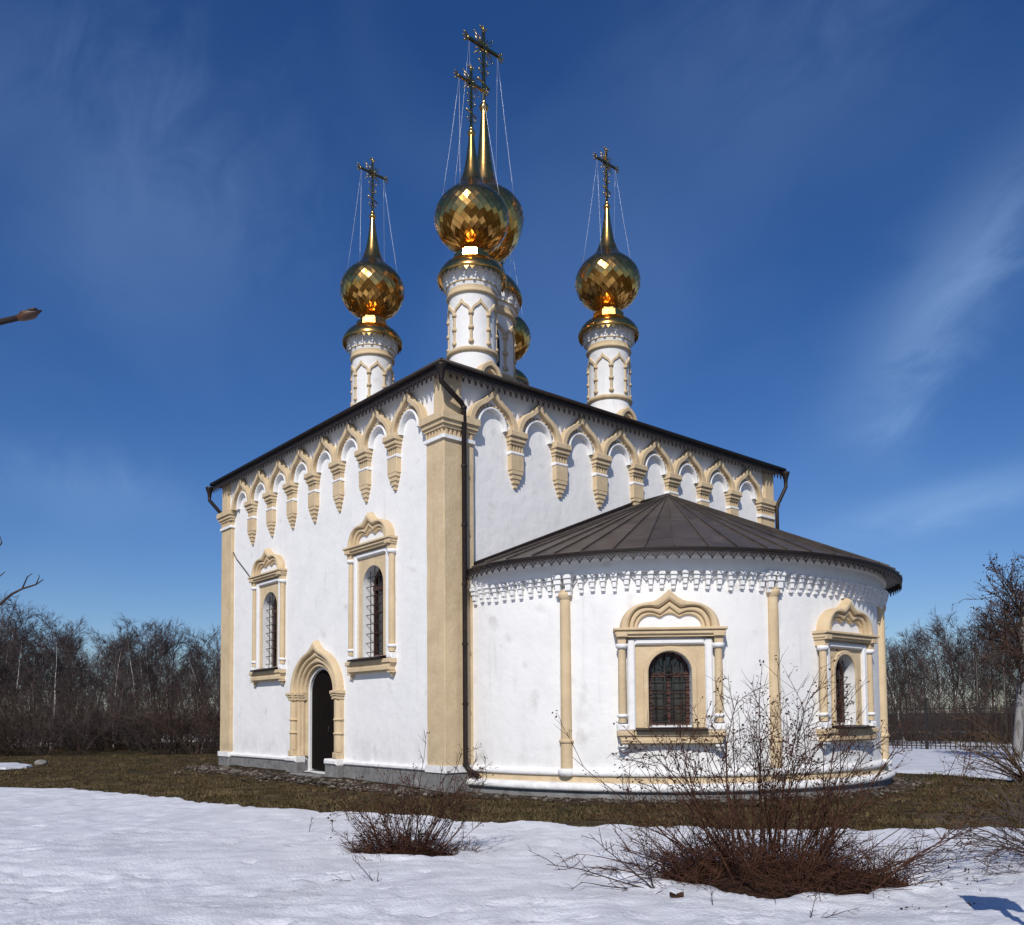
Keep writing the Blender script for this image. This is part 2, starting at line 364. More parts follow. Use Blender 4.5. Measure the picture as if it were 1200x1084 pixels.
for (cx, cy, sx, sy, pw, pe) in CORN:
    p = MB(); wrap(p, cx, cy, sx, sy, pw, pe, .10, .60, 7.79)
    v8 = p.v; nz_ = 30; vv = []
    for k in range(nz_+1):
        z = lerp(.60, 7.79, k/nz_)
        for i, q in enumerate(v8[:8]): vv.append((q[0]+.009*noise.noise(Vector((cx+i//2, cy, z*1.7))), q[1]+.009*noise.noise(Vector((cx+9+i//2, cy, z*1.7))), z))
    p = MB(); p.add(vv, [(k*8+i, k*8+(i+1) % 8, (k+1)*8+(i+1) % 8, (k+1)*8+i) for k in range(nz_) for i in range(8)])
    po = p.build('pilaster', M['tan'], church)
    p = MB(); wrap(p, cx, cy, sx, sy, pw*.52, pe*.55, .095, 8.35, ZE+.06); p.build('pilaster_head', M['tan'], po)
    q = MB(); wrap(q, cx, cy, sx, sy, pw+.12, pe+.12, .235, 8.20, 8.35, .02); wrap(q, cx, cy, sx, sy, pw+.08, pe+.08, .19, 8.10, 8.20); wrap(q, cx, cy, sx, sy, pw+.05, pe+.05, .15, 8.03, 8.10)
    wrap(q, cx, cy, sx, sy, pw, pe, .085, 7.87, 8.03)
    for k in range(6):
        t = cx+sx*.115*k-sx*.07
        if cy == 0 and k*.115-.02 < pw: q.box(min(t, t+sx*.055), max(t, t+sx*.055), -.1, .125, 7.88, 8.03)
    for k in range(8):
        t = cy+sy*(.115*k)-sy*.07
        if cx == 0 and k*.115-.02 < pe: q.add([(x, y, z) for z in (7.88, 8.03) for y in sorted((t, t+sy*.055)) for x in (-.1, .125)], [(0, 1, 3, 2), (4, 6, 7, 5), (0, 4, 5, 1), (2, 3, 7, 6), (1, 5, 7, 3), (0, 2, 6, 4)])
    q.build('capital', M['tan'], po)
    t = MB(); wrap(t, cx, cy, sx, sy, pw+.04, pe+.04, .15, 7.79, 7.87, .03); t.build('white_band', M['trim'], po)
    t = MB(); wrap(t, cx, cy, sx, sy, pw+.04, pe+.04, .16, .447, .60, .04); t.build('white_base', M['trim'], po)
    g = MB(); wrap(g, cx, cy, sx, sy, pw+.03, pe+.03, .13, -.3, .445); g.build('plinth_block', M['plinth'], po)

# consoles and keel-arched gables ------------------------------------
def console_meshes():
    a = MB()
    a.box(-.28, .28, -.02, .225, 8.20, 8.35, .02); a.box(-.25, .25, -.02, .18, 8.10, 8.20, .012); a.box(-.225, .225, -.02, .14, 8.03, 8.10, .012)
    a.box(-.20, .20, -.02, .065, 7.868, 8.03)
    for k in range(5): u = -.18+k*.09; a.box(u-.024, u+.024, -.02, .105, 7.87, 8.03)
    for k in (0,): pass
    a.box(-.205, .205, -.02, .13, 7.42, 7.79, .012)
    for i, (h, d) in enumerate(((.18, .125), (.14, .105), (.095, .085), (.05, .06))):
        z1 = 7.42-i*.105; a.box(-h, h, -.02, d, z1-.085, z1); a.box(-h+.02, h-.02, -.02, d-.02, z1-.105, z1-.085)
    b = MB(); b.box(-.225, .225, -.02, .14, 7.79, 7.868, .03)
    return a.mesh('console', M['tan']), b.mesh('white_band', M['trim'])
CM, CB = console_meshes()
def kok_meshes(h):
    zs = 8.30
    A = ogee(h, zs, .68, .90); B = ogee(h-.14, zs, .555, .71); C = rnd_arch(h-.185, zs, .575); D = rnd_arch(h-.265, zs, .50); E_ = rnd_arch(h-.345, zs, .42)
    a = MB(); a.strip(A, B, .165, .185, .12)
    b = MB(); b.strip(B, C, .06, .065, .1)
    c = MB(); c.strip(D, E_, .08, .125, .35)
    e = MB()
    for i in range(3, 26):
        if i % 2: continue
        p, q = C[i], D[i]; mu, mz = (p[0]+q[0])/2, (p[1]+q[1])/2
        e.box(mu-.022, mu+.022, -.02, .10, mz-.024, mz+.024)
    f = MB(); f.strip(C, D, .04, .045, .2)
    return a.mesh('kokoshnik', M['tan']), b.mesh('recess', M['trim']), c.mesh('inner_arch', M['trim']), e.mesh('bead_row', M['tan']), f.mesh('bead_bed', M['trim'])
KM = kok_meshes(.705)
def kok(fr):
    o = link('kokoshnik', KM[0], church, fr)
    link('recess', KM[1], o); link('inner_arch', KM[2], o); link('bead_row', KM[3], o)['kind'] = 'stuff'; link('bead_bed', KM[4], o)
def console(fr):
    o = link('console', CM, church, fr); link('white_band', CB, o)
jr = random.Random(19)
def spread(frame, a, b, n):
    w_ = (b-a)/n
    for i in range(n): kok(frame(a+w_*(i+.5)+jr.uniform(-.012, .012)) @ Matrix.Translation((0, 0, 8.3)) @ Matrix.Rotation(jr.uniform(-.012, .012), 4, 'Y') @ Matrix.Diagonal((w_/1.41*jr.uniform(.985, 1.01), 1, jr.uniform(.97, 1.03), 1)) @ Matrix.Translation((0, 0, -8.3)))
    for i in range(1, n): console(frame(a+w_*i+jr.uniform(-.015, .015)) @ Matrix.Translation((0, 0, 8.35)) @ Matrix.Rotation(jr.uniform(-.015, .015), 4, 'Y') @ Matrix.Diagonal((jr.uniform(.96, 1.04), jr.uniform(.94, 1.06), jr.uniform(.97, 1.02), 1)) @ Matrix.Translation((0, 0, -8.35)))
spread(FS, -11.36, -.63, 8)
spread(FE, .58, 12.03, 8)

# main roof -----------------------------------------------------------
OV = .31
XW = -LX-.52; YN = WY+.42
mb = MB()
c4 = [(OV, -OV), (OV, YN), (XW, YN), (XW, -OV)]
pk = (-LX/2, WY/2, ZE+.06+.25*(LX/2+OV))
for i in range(4):
    a, b = c4[i], c4[(i+1) % 4]
    mb.add([(*a, ZE+.06), (*b, ZE+.06), pk], [(0, 1, 2)])
    mb.add([(*a, ZE+.06), (*b, ZE+.06), (*b, ZE-.04), (*a, ZE-.04)], [(0, 3, 2, 1)])
ins = [(.02, -.02), (.02, WY+.02), (-LX-.02, WY+.02), (-LX-.02, -.02)]
for i in range(4):
    a, b = c4[i], c4[(i+1) % 4]; p, q = ins[i], ins[(i+1) % 4]
    mb.add([(*a, ZE-.04), (*b, ZE-.04), (*q, ZE-.03), (*p, ZE-.03)], [(0, 3, 2, 1)])
rf = mb.build('main_roof', M['brown'], church)
g = MB()
for i in range(4): g.tube([(*c4[i], ZE+.02), (*c4[(i+1) % 4], ZE+.02)], .055, 8)
g.build('gutter', M['brown'], rf)

# lace teeth under the eaves
def tooth_mesh(wd, ht):
    b = MB(); t = .007
    def bar(p, q, r_):
        p = Vector((p[0], 0, p[1])); q = Vector((q[0], 0, q[1])); n = (q-p).cross(Vector((0, 1, 0))).normalized()*r_
        b.add([p+n+Vector((0, t, 0)), q+n+Vector((0, t, 0)), q-n+Vector((0, t, 0)), p-n+Vector((0, t, 0)), p+n-Vector((0, t, 0)), q+n-Vector((0, t, 0)), q-n-Vector((0, t, 0)), p-n-Vector((0, t, 0))],
              [(0, 1, 2, 3), (7, 6, 5, 4), (0, 4, 5, 1), (1, 5, 6, 2), (2, 6, 7, 3), (3, 7, 4, 0)])
    h = wd/2; e = ht*.1
    b.box(-h, h, -t*1.2, t*1.2, -ht*.20, .02)
    bar((-h, -ht*.2), (0, -ht*.86), ht*.065); bar((h, -ht*.2), (0, -ht*.86), ht*.065)
    bar((-h*.45, -ht*.18), (0, -ht*.5), ht*.04); bar((h*.45, -ht*.18), (0, -ht*.5), ht*.04)
    b.add([(0, y, z) if k else (x, y, z) for k, x, y, z in ()], [])
    bar((0, -ht*.76), (0, -ht), ht*.085)
    return b.mesh('lace_tooth', M['lace'])
TM = tooth_mesh(.168, .26)
for k in range(74):
    link('lace_tooth', TM, church, Matrix.Translation((.12-(k+.5)*.1725, -OV+.04, ZE-.035)))
for k in range(76):
    link('lace_tooth', TM, church, Matrix.Translation((OV-.04, -.12+(k+.5)*.1725, ZE-.035)) @ Matrix.Rotation(R(90), 4, 'Z'))

# ------------------------------------------------------------------ apse
AX0, AA, AB, AN, AYC = -.2, 6.0, 5.72, 2.25, 6.385
def apse_raw(t):
    c, s = math.cos(t), math.sin(t)
    return Vector((AX0+AA*abs(c)**(2/AN), AYC+AB*(1 if s >= 0 else -1)*abs(s)**(2/AN), 0))
_raw = [apse_raw(-math.pi/2+math.pi*i/2000) for i in range(2001)]
_raw = [p for p in _raw if p.x >= -.1]
_iv = [0]+[min(range(len(_raw)), key=lambda i: (_raw[i].x-x)**2+(_raw[i].y-y)**2) for x, y in ((2.65, .98), (5.5, 4.15), (5.5, 2*AYC-4.15), (2.65, 2*AYC-.98))]+[len(_raw)-1]
_new = []
for i, p in enumerate(_raw):
    a, b = max(0, i-12), min(len(_raw)-1, i+12); tg = (_raw[b]-_raw[a]).normalized()
    k = max(j for j in range(5) if _iv[j] <= i); t = (i-_iv[k])/(_iv[k+1]-_iv[k])
    amp = .06 if 1 <= k <= 3 else .02
    _new.append(p+Vector((tg.y, -tg.x, 0))*(amp*math.sin(math.pi*min(1, t))-.015))
_raw = _new
_s = [0.0]
for a, b in zip(_raw, _raw[1:]): _s.append(_s[-1]+(b-a).length)
ALEN = _s[-1]
def apse_at(s):
    lo, hi = 0, len(_s)-1
    while hi-lo > 1:
        m_ = (lo+hi)//2
        if _s[m_] <= s: lo = m_
        else: hi = m_
    t = (s-_s[lo])/max(_s[hi]-_s[lo], 1e-9); p = _raw[lo].lerp(_raw[hi], t)
    a, b = max(0, lo-12), min(len(_raw)-1, hi+12)
    tg = (_raw[b]-_raw[a]).normalized(); return p, Vector((tg.y, -tg.x, 0)), tg
def apse_off(s, d, z):
    p, n, t = apse_at(s); q = p+n*d; return (q.x, q.y, z)
def apse_s(x, y):
    best = min(range(len(_raw)), key=lambda i: (_raw[i].x-x)**2+(_raw[i].y-y)**2); return _s[best]
def FA(s, d=0.0):
    p, n, t = apse_at(s); th = math.atan2(n.y, n.x)+math.pi/2
    return Matrix.Translation((p.x+n.x*d, p.y+n.y*d, 0)) @ Matrix.Rotation(th, 4, 'Z')
AW = [apse_s(4.5, 2.14), ALEN/2-.12]
ZA = 4.90
NS = 150
ss = sorted({*[ALEN*i/NS for i in range(NS+1)], *[s+e for s in AW for e in (-.74, .74)]})
def ribbon(mb, prof, smooth=True, s0=0, s1=None, skip=None):
    """sweep a (d,z) profile round the apse"""
    S = [s for s in ss if s >= s0-1e-6 and s <= (s1 if s1 is not None else ALEN)+1e-6]
    n = len(S); vs = [apse_off(s, d if d < .3 else d-EH+ehs(s), z) for (d, z) in prof for s in S]; fs = []
    for j in range(len(prof)-1):
        for i in range(n-1):
            if skip and skip(.5*(S[i]+S[i+1]), j): continue
            fs.append((j*n+i, j*n+i+1, (j+1)*n+i+1, (j+1)*n+i))
    mb.add(vs, fs, smooth)
mb = MB(); ribbon(mb, [(0, .5), (0, 1.36), (0, 3.1), (0, 4.95)], skip=lambda s, j: j == 1 and any(abs(s-a) < .74 for a in AW))
apse = mb.build('apse_wall', M['white'], church)
mb = MB(); ribbon(mb, [(-.01, 4.50), (.06, 4.50), (.085, 4.53), (.085, 4.76), (.13, 4.80), (.13, 4.93), (-.01, 4.93)], False); mb.build('frieze', M['white'], apse)
mb = MB(); ribbon(mb, [(-.02, .60), (.05, .585), (.10, .54), (.11, .49), (.09, .46), (.0, .445)]); mb.build('base_course', M['trim'], apse)
mb = MB(); ribbon(mb, [(.05, .46), (.055, .34), (.09, .30)]); mb.build('ochre_band', M['tan'], apse)
mb = MB(); ribbon(mb, [(.06, .325), (.13, .315), (.19, .28), (.215, .22), (.195, .165), (.10, .15)]); mb.build('base_roll', M['trim'], apse)
mb = MB(); ribbon(mb, [(.12, .19), (.15, -.3)]); mb.build('plinth', M['plinth'], apse)
# corbels
def corbel_mesh(w_, h_):
    b = MB(); z = 4.50
    b.box(-w_*.47, w_*.47, -.01, .155, z-h_*.20, z, .008); b.box(-w_*.40, w_*.40, -.01, .125, z-h_*.45, z-h_*.20, .008)
    b.box(-w_*.30, w_*.30, -.01, .10, z-h_*.78, z-h_*.45, .008); b.box(-w_*.26, w_*.26, -.01, .065, z-h_, z-h_*.78)
    return b.mesh('corbel', M['trim'])
c1 = corbel_mesh(.150, .345); c2 = corbel_mesh(.20, .42)
ACOL = [apse_s(2.65, .98), apse_s(5.5, 4.15), ALEN-apse_s(5.5, 4.15), ALEN-apse_s(2.65, .98)]
rng = random.Random(4)
k = 0; s = .12
while s < ALEN-.1:
    near = min(abs(s-a) for a in ACOL)
    if near > .22: link('corbel', c1, apse, FA(s) @ Matrix.Translation((0, 0, 4.5+rng.uniform(-.012, .012))) @ Matrix.Rotation(rng.uniform(-.03, .03), 4, 'Y') @ Matrix.Diagonal((rng.uniform(.9, 1.08), 1, rng.uniform(.94, 1.06), 1)) @ Matrix.Translation((0, 0, -4.5)))
    s += .232+rng.uniform(-.012, .012)
for a in ACOL:
    for e in (-.115, .115): link('corbel', c2, apse, FA(a+e, .06) @ Matrix.Translation((0, 0, .03)))
    col = MB(); col.lathe([(.125, .60), (.125, 1.12), (.117, 1.2), (.108, 3.9), (.105, 4.22)], 16, True)
    co = col.build('half_column', M['tan'], apse, FA(a, .03))
    rg = MB(); rg.lathe([(.12, 1.10), (.15, 1.12), (.155, 1.15), (.14, 1.18), (.115, 1.2)], 16); rg.build('ring', M['tan'], co)
    rg = MB(); rg.lathe([(.10, 4.02), (.13, 4.06), (.15, 4.12), (.15, 4.17), (.10, 4.18)], 16); rg.build('cap', M['tan'], co)
    bs = MB(); bs.lathe([(.13, .6), (.17, .59), (.19, .53), (.18, .47), (.12, .445)], 16); bs.build('base', M['trim'], co)

# apse roof: panels from the apex to the eave
EH = .48
AP = Vector((1.0, 6.42, 7.36)); APW = Vector((.012, 6.40, 7.33))
def ehs(s):
    t = min(1, max(0, min(s, ALEN-s)/1.6)); return .20+(EH-.20)*t*t*(3-2*t)
eave = lambda s, dz=0.0, dd=0.0: Vector(apse_off(s, ehs(s)+dd, ZA+dz))
NP = 34
rng = random.Random(14)
es = [ALEN*(i+(rng.uniform(-.10, .10) if 0 < i < NP else 0))/NP for i in range(NP+1)]
roofp = bpy.data.objects.new('apse_roof', None); COL.objects.link(roofp); roofp.parent = church
def tri_panel(a, b, c, d=None):
    pb = MB(); n = ((b-a).cross(c-a)).normalized()
    if n.z < 0: n = -n
    pts = [a, b, c] if d is None else [a, b, c, d]
    top = [p+n*.012 for p in pts]; k_ = len(pts)
    pb.add(pts+top, [tuple(range(k_))[::-1], tuple(range(k_, 2*k_))]+[(i, (i+1) % k_, k_+(i+1) % k_, k_+i) for i in range(k_)])
    return pb, n
for i in range(NP):
    a, b = eave(es[i]), eave(es[i+1])
    ta, tb = AP.lerp(a, .035), AP.lerp(b, .035)
    cut = rng.uniform(.42, .60); ca, cb_ = a.lerp(ta, cut), b.lerp(tb, cut)
    pb, n = tri_panel(ca.lerp(a, .015), cb_.lerp(b, .015), tb, ta)
    pb.v = [(x, y, z+.006) for x, y, z in pb.v]; pb.build('roof_panel', M['roof'], roofp)
    pb, n = tri_panel(a, b, cb_, ca)
    # standing seam along the edge of the sheet
    q = [a, ta]; sd = (b-a).normalized()*.014
    pb.add([a-sd+n*.01, a+sd+n*.01, a+sd+n*.05, a-sd+n*.05, ta-sd*.5+n*.01, ta+sd*.5+n*.01, ta+sd*.5+n*.05, ta-sd*.5+n*.05],
           [(0, 1, 2, 3), (7, 6, 5, 4), (0, 4, 5, 1), (1, 5, 6, 2), (2, 6, 7, 3), (3, 7, 4, 0)])
    pb.build('roof_panel', M['roof'], roofp)
for sg in (0, 1):
    e0 = eave(0 if sg == 0 else ALEN); wv = Vector((.012, e0.y, e0.z+.03))
    pb, n = tri_panel(wv, e0, AP.lerp(e0, .035)); pb.build('roof_panel', M['roof'], roofp)
    pb, n = tri_panel(wv, AP.lerp(e0, .035), APW); pb.build('roof_panel', M['roof'], roofp)
    f = MB(); y0 = e0.y; f.add([(.0, y0, ZA+.0), (.0, APW.y, APW.z), (.0, APW.y, APW.z+.12), (.0, y0, ZA+.12), (.03, y0, ZA+.0), (.03, APW.y, APW.z), (.03, APW.y, APW.z+.10), (.03, y0, ZA+.10)], [(4, 5, 6, 7), (7, 6, 2, 3), (0, 4, 7, 3), (1, 2, 6, 5)])
    f.build('flashing', M['brown'], roofp)
f = MB(); f.ball((AP.x, AP.y, AP.z-.02), .12, 14, 6, .6); f.tube([APW+Vector((0, 0, .03)), AP+Vector((0, 0, .03))], .045, 8); f.build('ridge_cap', M['brown'], roofp)
f = MB(); ribbon(f, [(.10, ZA-.02), (EH-.015, ZA-.022), (EH+.010, ZA-.045), (EH+.014, ZA+.004), (EH-.03, ZA+.014)], False); f.build('eave_edge', M['brown'], roofp)
TA = tooth_mesh(.20, .185); TA.name = 'lace_tooth_apse'
s = .10; ph = .205
while s < ALEN-.05:
    link('lace_tooth', TA, church, FA(s, ehs(s)-.012) @ Matrix.Translation((0, 0, ZA-.035))); s += ph*.955*1.0

# ------------------------------------------------------------------ windows
def arch_path(h, zb, zs, n=20, rise=None):
    rise = rise or h
    return [(-h, zb), (-h, lerp(zb, zs, .5))]+[(-h*math.cos(math.pi*i/n), zs+rise*math.sin(math.pi*i/n)) for i in range(n+1)]+[(h, lerp(zb, zs, .5)), (h, zb)]
def rect_path(P, H, zb, zt, zs):
    o = []
    for (u, z) in P:
        if z <= zs+1e-6: o.append((-H if u < 0 else H, z)); continue
        du, dz = u, z-zs
        k_ = min(H/abs(du) if abs(du) > 1e-6 else 1e9, (zt-zs)/dz if dz > 1e-6 else 1e9); o.append((du*k_, zs+dz*k_))
    o[0] = (-H, zb); o[-1] = (H, zb); return o
def window_unit(fr, ledge0, ledge1, cor0, cor1, oh, ob, os_, deep, apse_kind):
    su = MB()                                      # ochre surround
    P = arch_path(oh, ob, os_); Q = rect_path(P, .80, ob, cor0-.06, os_)
    pd = .02
    n = len(P); su.add([(u, -pd, z) for u, z in P]+[(u, -pd, z) for u, z in Q], [(i, i+1, n+i+1, n+i) for i in range(n-1)])
    su.box(-.8, .8, -.1, pd, ledge1-.05, ob)
    if apse_kind:
        P2 = arch_path(oh+.105, ob, os_); su.strip(P2, P, .03, .055, .2)
    # cornice, ledge, columns
    su.box(-1.10, 1.10, -.15, .25, cor1-.055, cor1, .012); su.box(-1.07, 1.07, -.15, .21, cor0+.045, cor1-.055, .015); su.box(-1.03, 1.03, -.15, .165, cor0, cor0+.045)
    for e in (-.94, .94): su.box(e-.11, e+.11, -.15, .225, cor0-.001, cor0+.10, .01); su.box(e-.085, e+.085, -.15, .16, cor0-.13, cor0, .01)
    su.box(-1.05, 1.05, -.15, .205, ledge1-.10, ledge1, .015); su.box(-1.0, 1.0, -.15, .165, ledge1-.16, ledge1-.10); su.box(-.98, .98, -.15, .185, ledge0+.02, ledge1-.16, .012); su.box(-.95, .95, -.15, .14, ledge0, ledge0+.02)
    s_ = su.build('window_surround', M['tan'], church, fr)
    for e in (-.94, .94):
        c = MB(); z0, z1 = ledge1, cor0-.13
        c.lathe([(.078, z0+.16), (.082, lerp(z0, z1, .3)), (.074, z1-.05)], 14, True, e, -.07)
        c.box(e-.09, e+.09, -.15, .13, z0+.001, z0+.10)
        c.build('colonnette', M['tan'], s_)
        t = MB(); t.lathe([(.07, z1-.10), (.11, z1-.085), (.125, z1-.04), (.115, z1), (.07, z1)], 14, True, e, -.07); t.build('capital', M['trim'], s_)
        t = MB(); t.lathe([(.07, z0+.26), (.10, z0+.27), (.115, z0+.30), (.10, z0+.33), (.07, z0+.335)], 14, True, e, -.07); t.build('ring', M['trim'], s_)
        t = MB(); t.box(e-.11, e+.11, -.15, .165, z0+.002, z0+.14, .03); t.build('base', M['trim'], s_)
        d_ = MB(); d_.lathe([(.005, ledge0-.16), (.03, ledge0-.12), (.05, ledge0-.09), (.03, ledge0-.06), (.06, ledge0-.03), (.07, ledge0+.0)], 12, True, e, -.06); d_.box(e-.09, e+.09, -.15, .15, ledge0-.04, ledge0+.0)
        d_.build('pendant', M['trim'] if apse_kind else M['tan'], s_)
    wf = MB()
    for e in (-1, 1): wf.box(e*.68, e*.83, -.12, .095, ledge1+.002, cor0-.035, .03)
    wf.box(-.83+.152, .83-.152, -.12, .095, cor0-.15, cor0-.035, .03)
    wf.build('white_frame', M['trim'], s_)
    # scalloped gable
    A = shoulder(.97, cor1, .53, .76); B = trefoil(.79, cor1, .41, .36, .52, True); C = trefoil(.70, cor1, .32, .24, .40, True); D = trefoil(.62, cor1, .255, .15, .275, False)
    gb = MB(); gb.strip(A, B, .10, .21, .35, -.15); gb.strip(B, C, .10, .15, .3, -.1); gb.strip(C, D, .06, .105, .3, -.1)
    go = gb.build('window_gable', M['tan'], s_)
    ty = MB(); ty.fill(D, cor1-.002, .045); ty.build('tympanum', M['trim'], s_)
    # reveal
    rv = MB(); vs = [(u, -pd+.001, z) for u, z in P]+[(u*.97, deep, z) for u, z in P]
    rv.add(vs, [(i, n+i, n+i+1, i+1) for i in range(n-1)], True); rv.add([(-oh, -.1, ob), (oh, -.1, ob), (oh, deep, ob+.08), (-oh, deep, ob+.08)], [(0, 1, 2, 3)])
    rv.build('reveal', M['trim'], s_)
    si = MB(); h_ = oh+.27
    si.add([(-h_, -.30, ledge1+.0), (h_, -.30, ledge1+.0), (h_, -.30, ledge1+.035), (-h_, -.30, ledge1+.035), (-oh, .1, ob+.03), (oh, .1, ob+.03), (h_, -.02, ob+.02), (-h_, -.02, ob+.02)],
           [(0, 1, 2, 3), (3, 2, 6, 7), (7, 6, 5, 4)])
    si.box(-h_, h_, .0, .295, ledge1+.001, ledge1+.034)
    si.build('sill_sheet', M['brown'], s_)
    # the window itself
    wo = bpy.data.objects.new('window', None); COL.objects.link(wo); wo.parent = church; wo.matrix_local = fr
    y = deep-.03
    P3 = arch_path(oh-.085, ob+.09, os_); fmb = MB()
    P0 = arch_path(oh+.02, ob, os_)
    n2 = len(P3); k1 = [(u, y-.05, z) for u, z in P0]; k2 = [(u, y-.05, z) for u, z in P3]; k3 = [(u, y, z) for u, z in P3]
    fmb.add(k1+k2+k3, [(i, i+1, n2+i+1, n2+i) for i in range(n2-1)]+[(n2+i, n2+i+1, 2*n2+i+1, 2*n2+i) for i in range(n2-1)])
    def wb(u0, u1, z0, z1, t=.045): fmb.box(u0, u1, -y, -y+t, z0, z1, .008)
    wb(-oh, oh, ob, ob+.10); wb(-oh+.01, oh-.01, os_-.085, os_+.015, .07)
    wb(-.032, .032, ob+.1, os_-.085)
    for q in (.33, .66): wb(-oh+.085, oh-.085, lerp(ob+.1, os_-.08, q)-.012, lerp(ob+.1, os_-.08, q)+.012, .03)
    fmb.build('frame', M['wood'], wo)
    gl = MB(); gl.fill(arch_path(oh-.05, ob+.05, os_)[1:-1], ob+.05, -y-.012)
    gl.build('pane', M['glass'], wo)
    # iron grille
    gy = .10 if not apse_kind else .16
    gr = MB(); nv, nh = (4, 9) if not apse_kind else (4, 7)
    top = os_+oh
    for i in range(1, nv+1):
        u = -oh+2*oh*i/(nv+1); zt = os_+math.sqrt(max(0, oh*oh-u*u)); gr.tube([(u, gy, ob+.02), (u, gy, zt)], .011, 5)
    for i in range(nh):
        z = lerp(ob+.14, os_+(.22 if not apse_kind else -.04), i/(nh-1)); hw = oh if z <= os_ else math.sqrt(max(0, oh*oh-(z-os_)**2))
        gr.tube([(-hw, gy-.012, z), (hw, gy-.012, z)], .011, 5)
    if apse_kind:
        for i in range(1, 7):
            a = math.pi*i/7; gr.tube([(0, gy, os_-.02), (math.cos(a)*oh, gy, os_+math.sin(a)*oh)], .008, 5)
    gr.build('grille', M['iron'], wo)
for x in SW: window_unit(FS(x), 2.76, 3.05, 5.78, 5.95, .48, 3.13, 4.92, .37, False)
for a in AW[:2]: window_unit(FA(a, -.01), 1.09, 1.355, 3.20, 3.38, .42, 1.40, 2.50, .34, True)

# ------------------------------------------------------------------ portal
pf = FS(PORT)
def jamb_path(h, zb, zs, rise, tip=0.0, n=28):
    A = ogee(h, zs, rise, rise+tip, n, .27) if tip else rnd_arch(h, zs, rise, n)
    return [(-h, zb), (-h, (zb+zs)/2)]+A+[(h, (zb+zs)/2), (h, zb)]
zb, zs = .60, 2.36
O0 = jamb_path(1.37, zs, zs, 1.13, .25); O1 = jamb_path(1.15, zs, zs, 1.0, .10); O2 = jamb_path(1.01, zs, zs, .88, .05); O3 = jamb_path(.87, zs, zs, .76); O4 = jamb_path(.75, zs, zs, .66)
p = MB(); p.strip(O0, O1, .10, .20, .3)
po = p.build('portal', M['tan'], church, pf)
for (a, b, d) in ((O1, O2, .09), (O2, O3, .045), (O3, O4, -.02)):
    p = MB(); p.strip(a, b, d-.06, d+.03, .32, -.25); p.build('archivolt', M['tan'], po)
for sg in (-1, 1):
    j = MB()
    j.box(sg*1.15, sg*1.36, -.2, .10, zb, zs-.2, .01); j.lathe([(.115, zb+.18), (.11, 1.2), (.105, zs-.2)], 14, True, sg*1.255, -.09)
    j.box(sg*1.01, sg*1.15, -.3, .07, zb, zs-.2, .03); j.box(sg*.87, sg*1.01, -.3, .03, zb, zs-.2, .03); j.box(sg*.755, sg*.87, -.3, -.04, zb, zs-.2, .03)
    for z in (1.25, 1.61): j.lathe([(.10, z-.035), (.14, z-.02), (.145, z), (.14, z+.02), (.10, z+.035)], 14, True, sg*1.255, -.09)
    j.box(sg*1.13, sg*1.375, -.2, .22, zb, zb+.17, .03)
    j.build('jamb', M['tan'], po)
    im = MB()
    for (z0, z1, g_) in ((zs-.08, zs, .08), (zs-.14, zs-.08, .05), (zs-.22, zs-.14, .02)):
        im.box(sg*(.77-.02), sg*(1.36+g_), -.3, .005+g_, z0, z1); im.box(sg*.86, sg*(1.36+g_), -.3, .04+g_, z0+.0015, z1-.0015); im.box(sg*.99, sg*(1.361+g_), -.3, .085+g_, z0+.001, z1-.001, .012); im.box(sg*1.13, sg*(1.362+g_), -.3, .20+g_, z0+.002, z1-.002, .012)
    im.build('impost', M['tan'], po)
wr = MB(); A = jamb_path(.758, .22, zs, .66); B = jamb_path(.70, .22, zs, .60); wr.strip(A, B, -.10, -.09, .2, -.36); wr.build('white_rim', M['trim'], po)
dr = bpy.data.objects.new('door', None); COL.objects.link(dr); dr.parent = church; dr.matrix_local = pf
for k in range(6):
    u0, u1 = -.72+.24*k, -.72+.24*(k+1)-.008
    d_ = MB(); za, zb_ = zs+.62*math.sqrt(max(.02, 1-(u0/.73)**2)), zs+.62*math.sqrt(max(.02, 1-(u1/.73)**2))
    y0, y1 = .17, .21
    d_.add([(u0, y0, .26), (u1, y0, .26), (u1, y0, zb_), (u0, y0, za), (u0, y1, .26), (u1, y1, .26), (u1, y1, zb_), (u0, y1, za)], [(0, 1, 2, 3), (0, 3, 7, 4), (1, 5, 6, 2), (3, 2, 6, 7)])
    d_.build('plank', M['door'], dr)
h_ = MB(); h_.tube([(.35, .17, 1.25), (.35, .12, 1.25), (.35, .12, 1.42), (.35, .17, 1.42)], .012, 6); h_.build('handle', M['iron'], dr)
th = MB(); th.box(-.85, .85, -.5, .42, -.2, .17, .03); th.build('threshold', M['plinth'], church, pf)

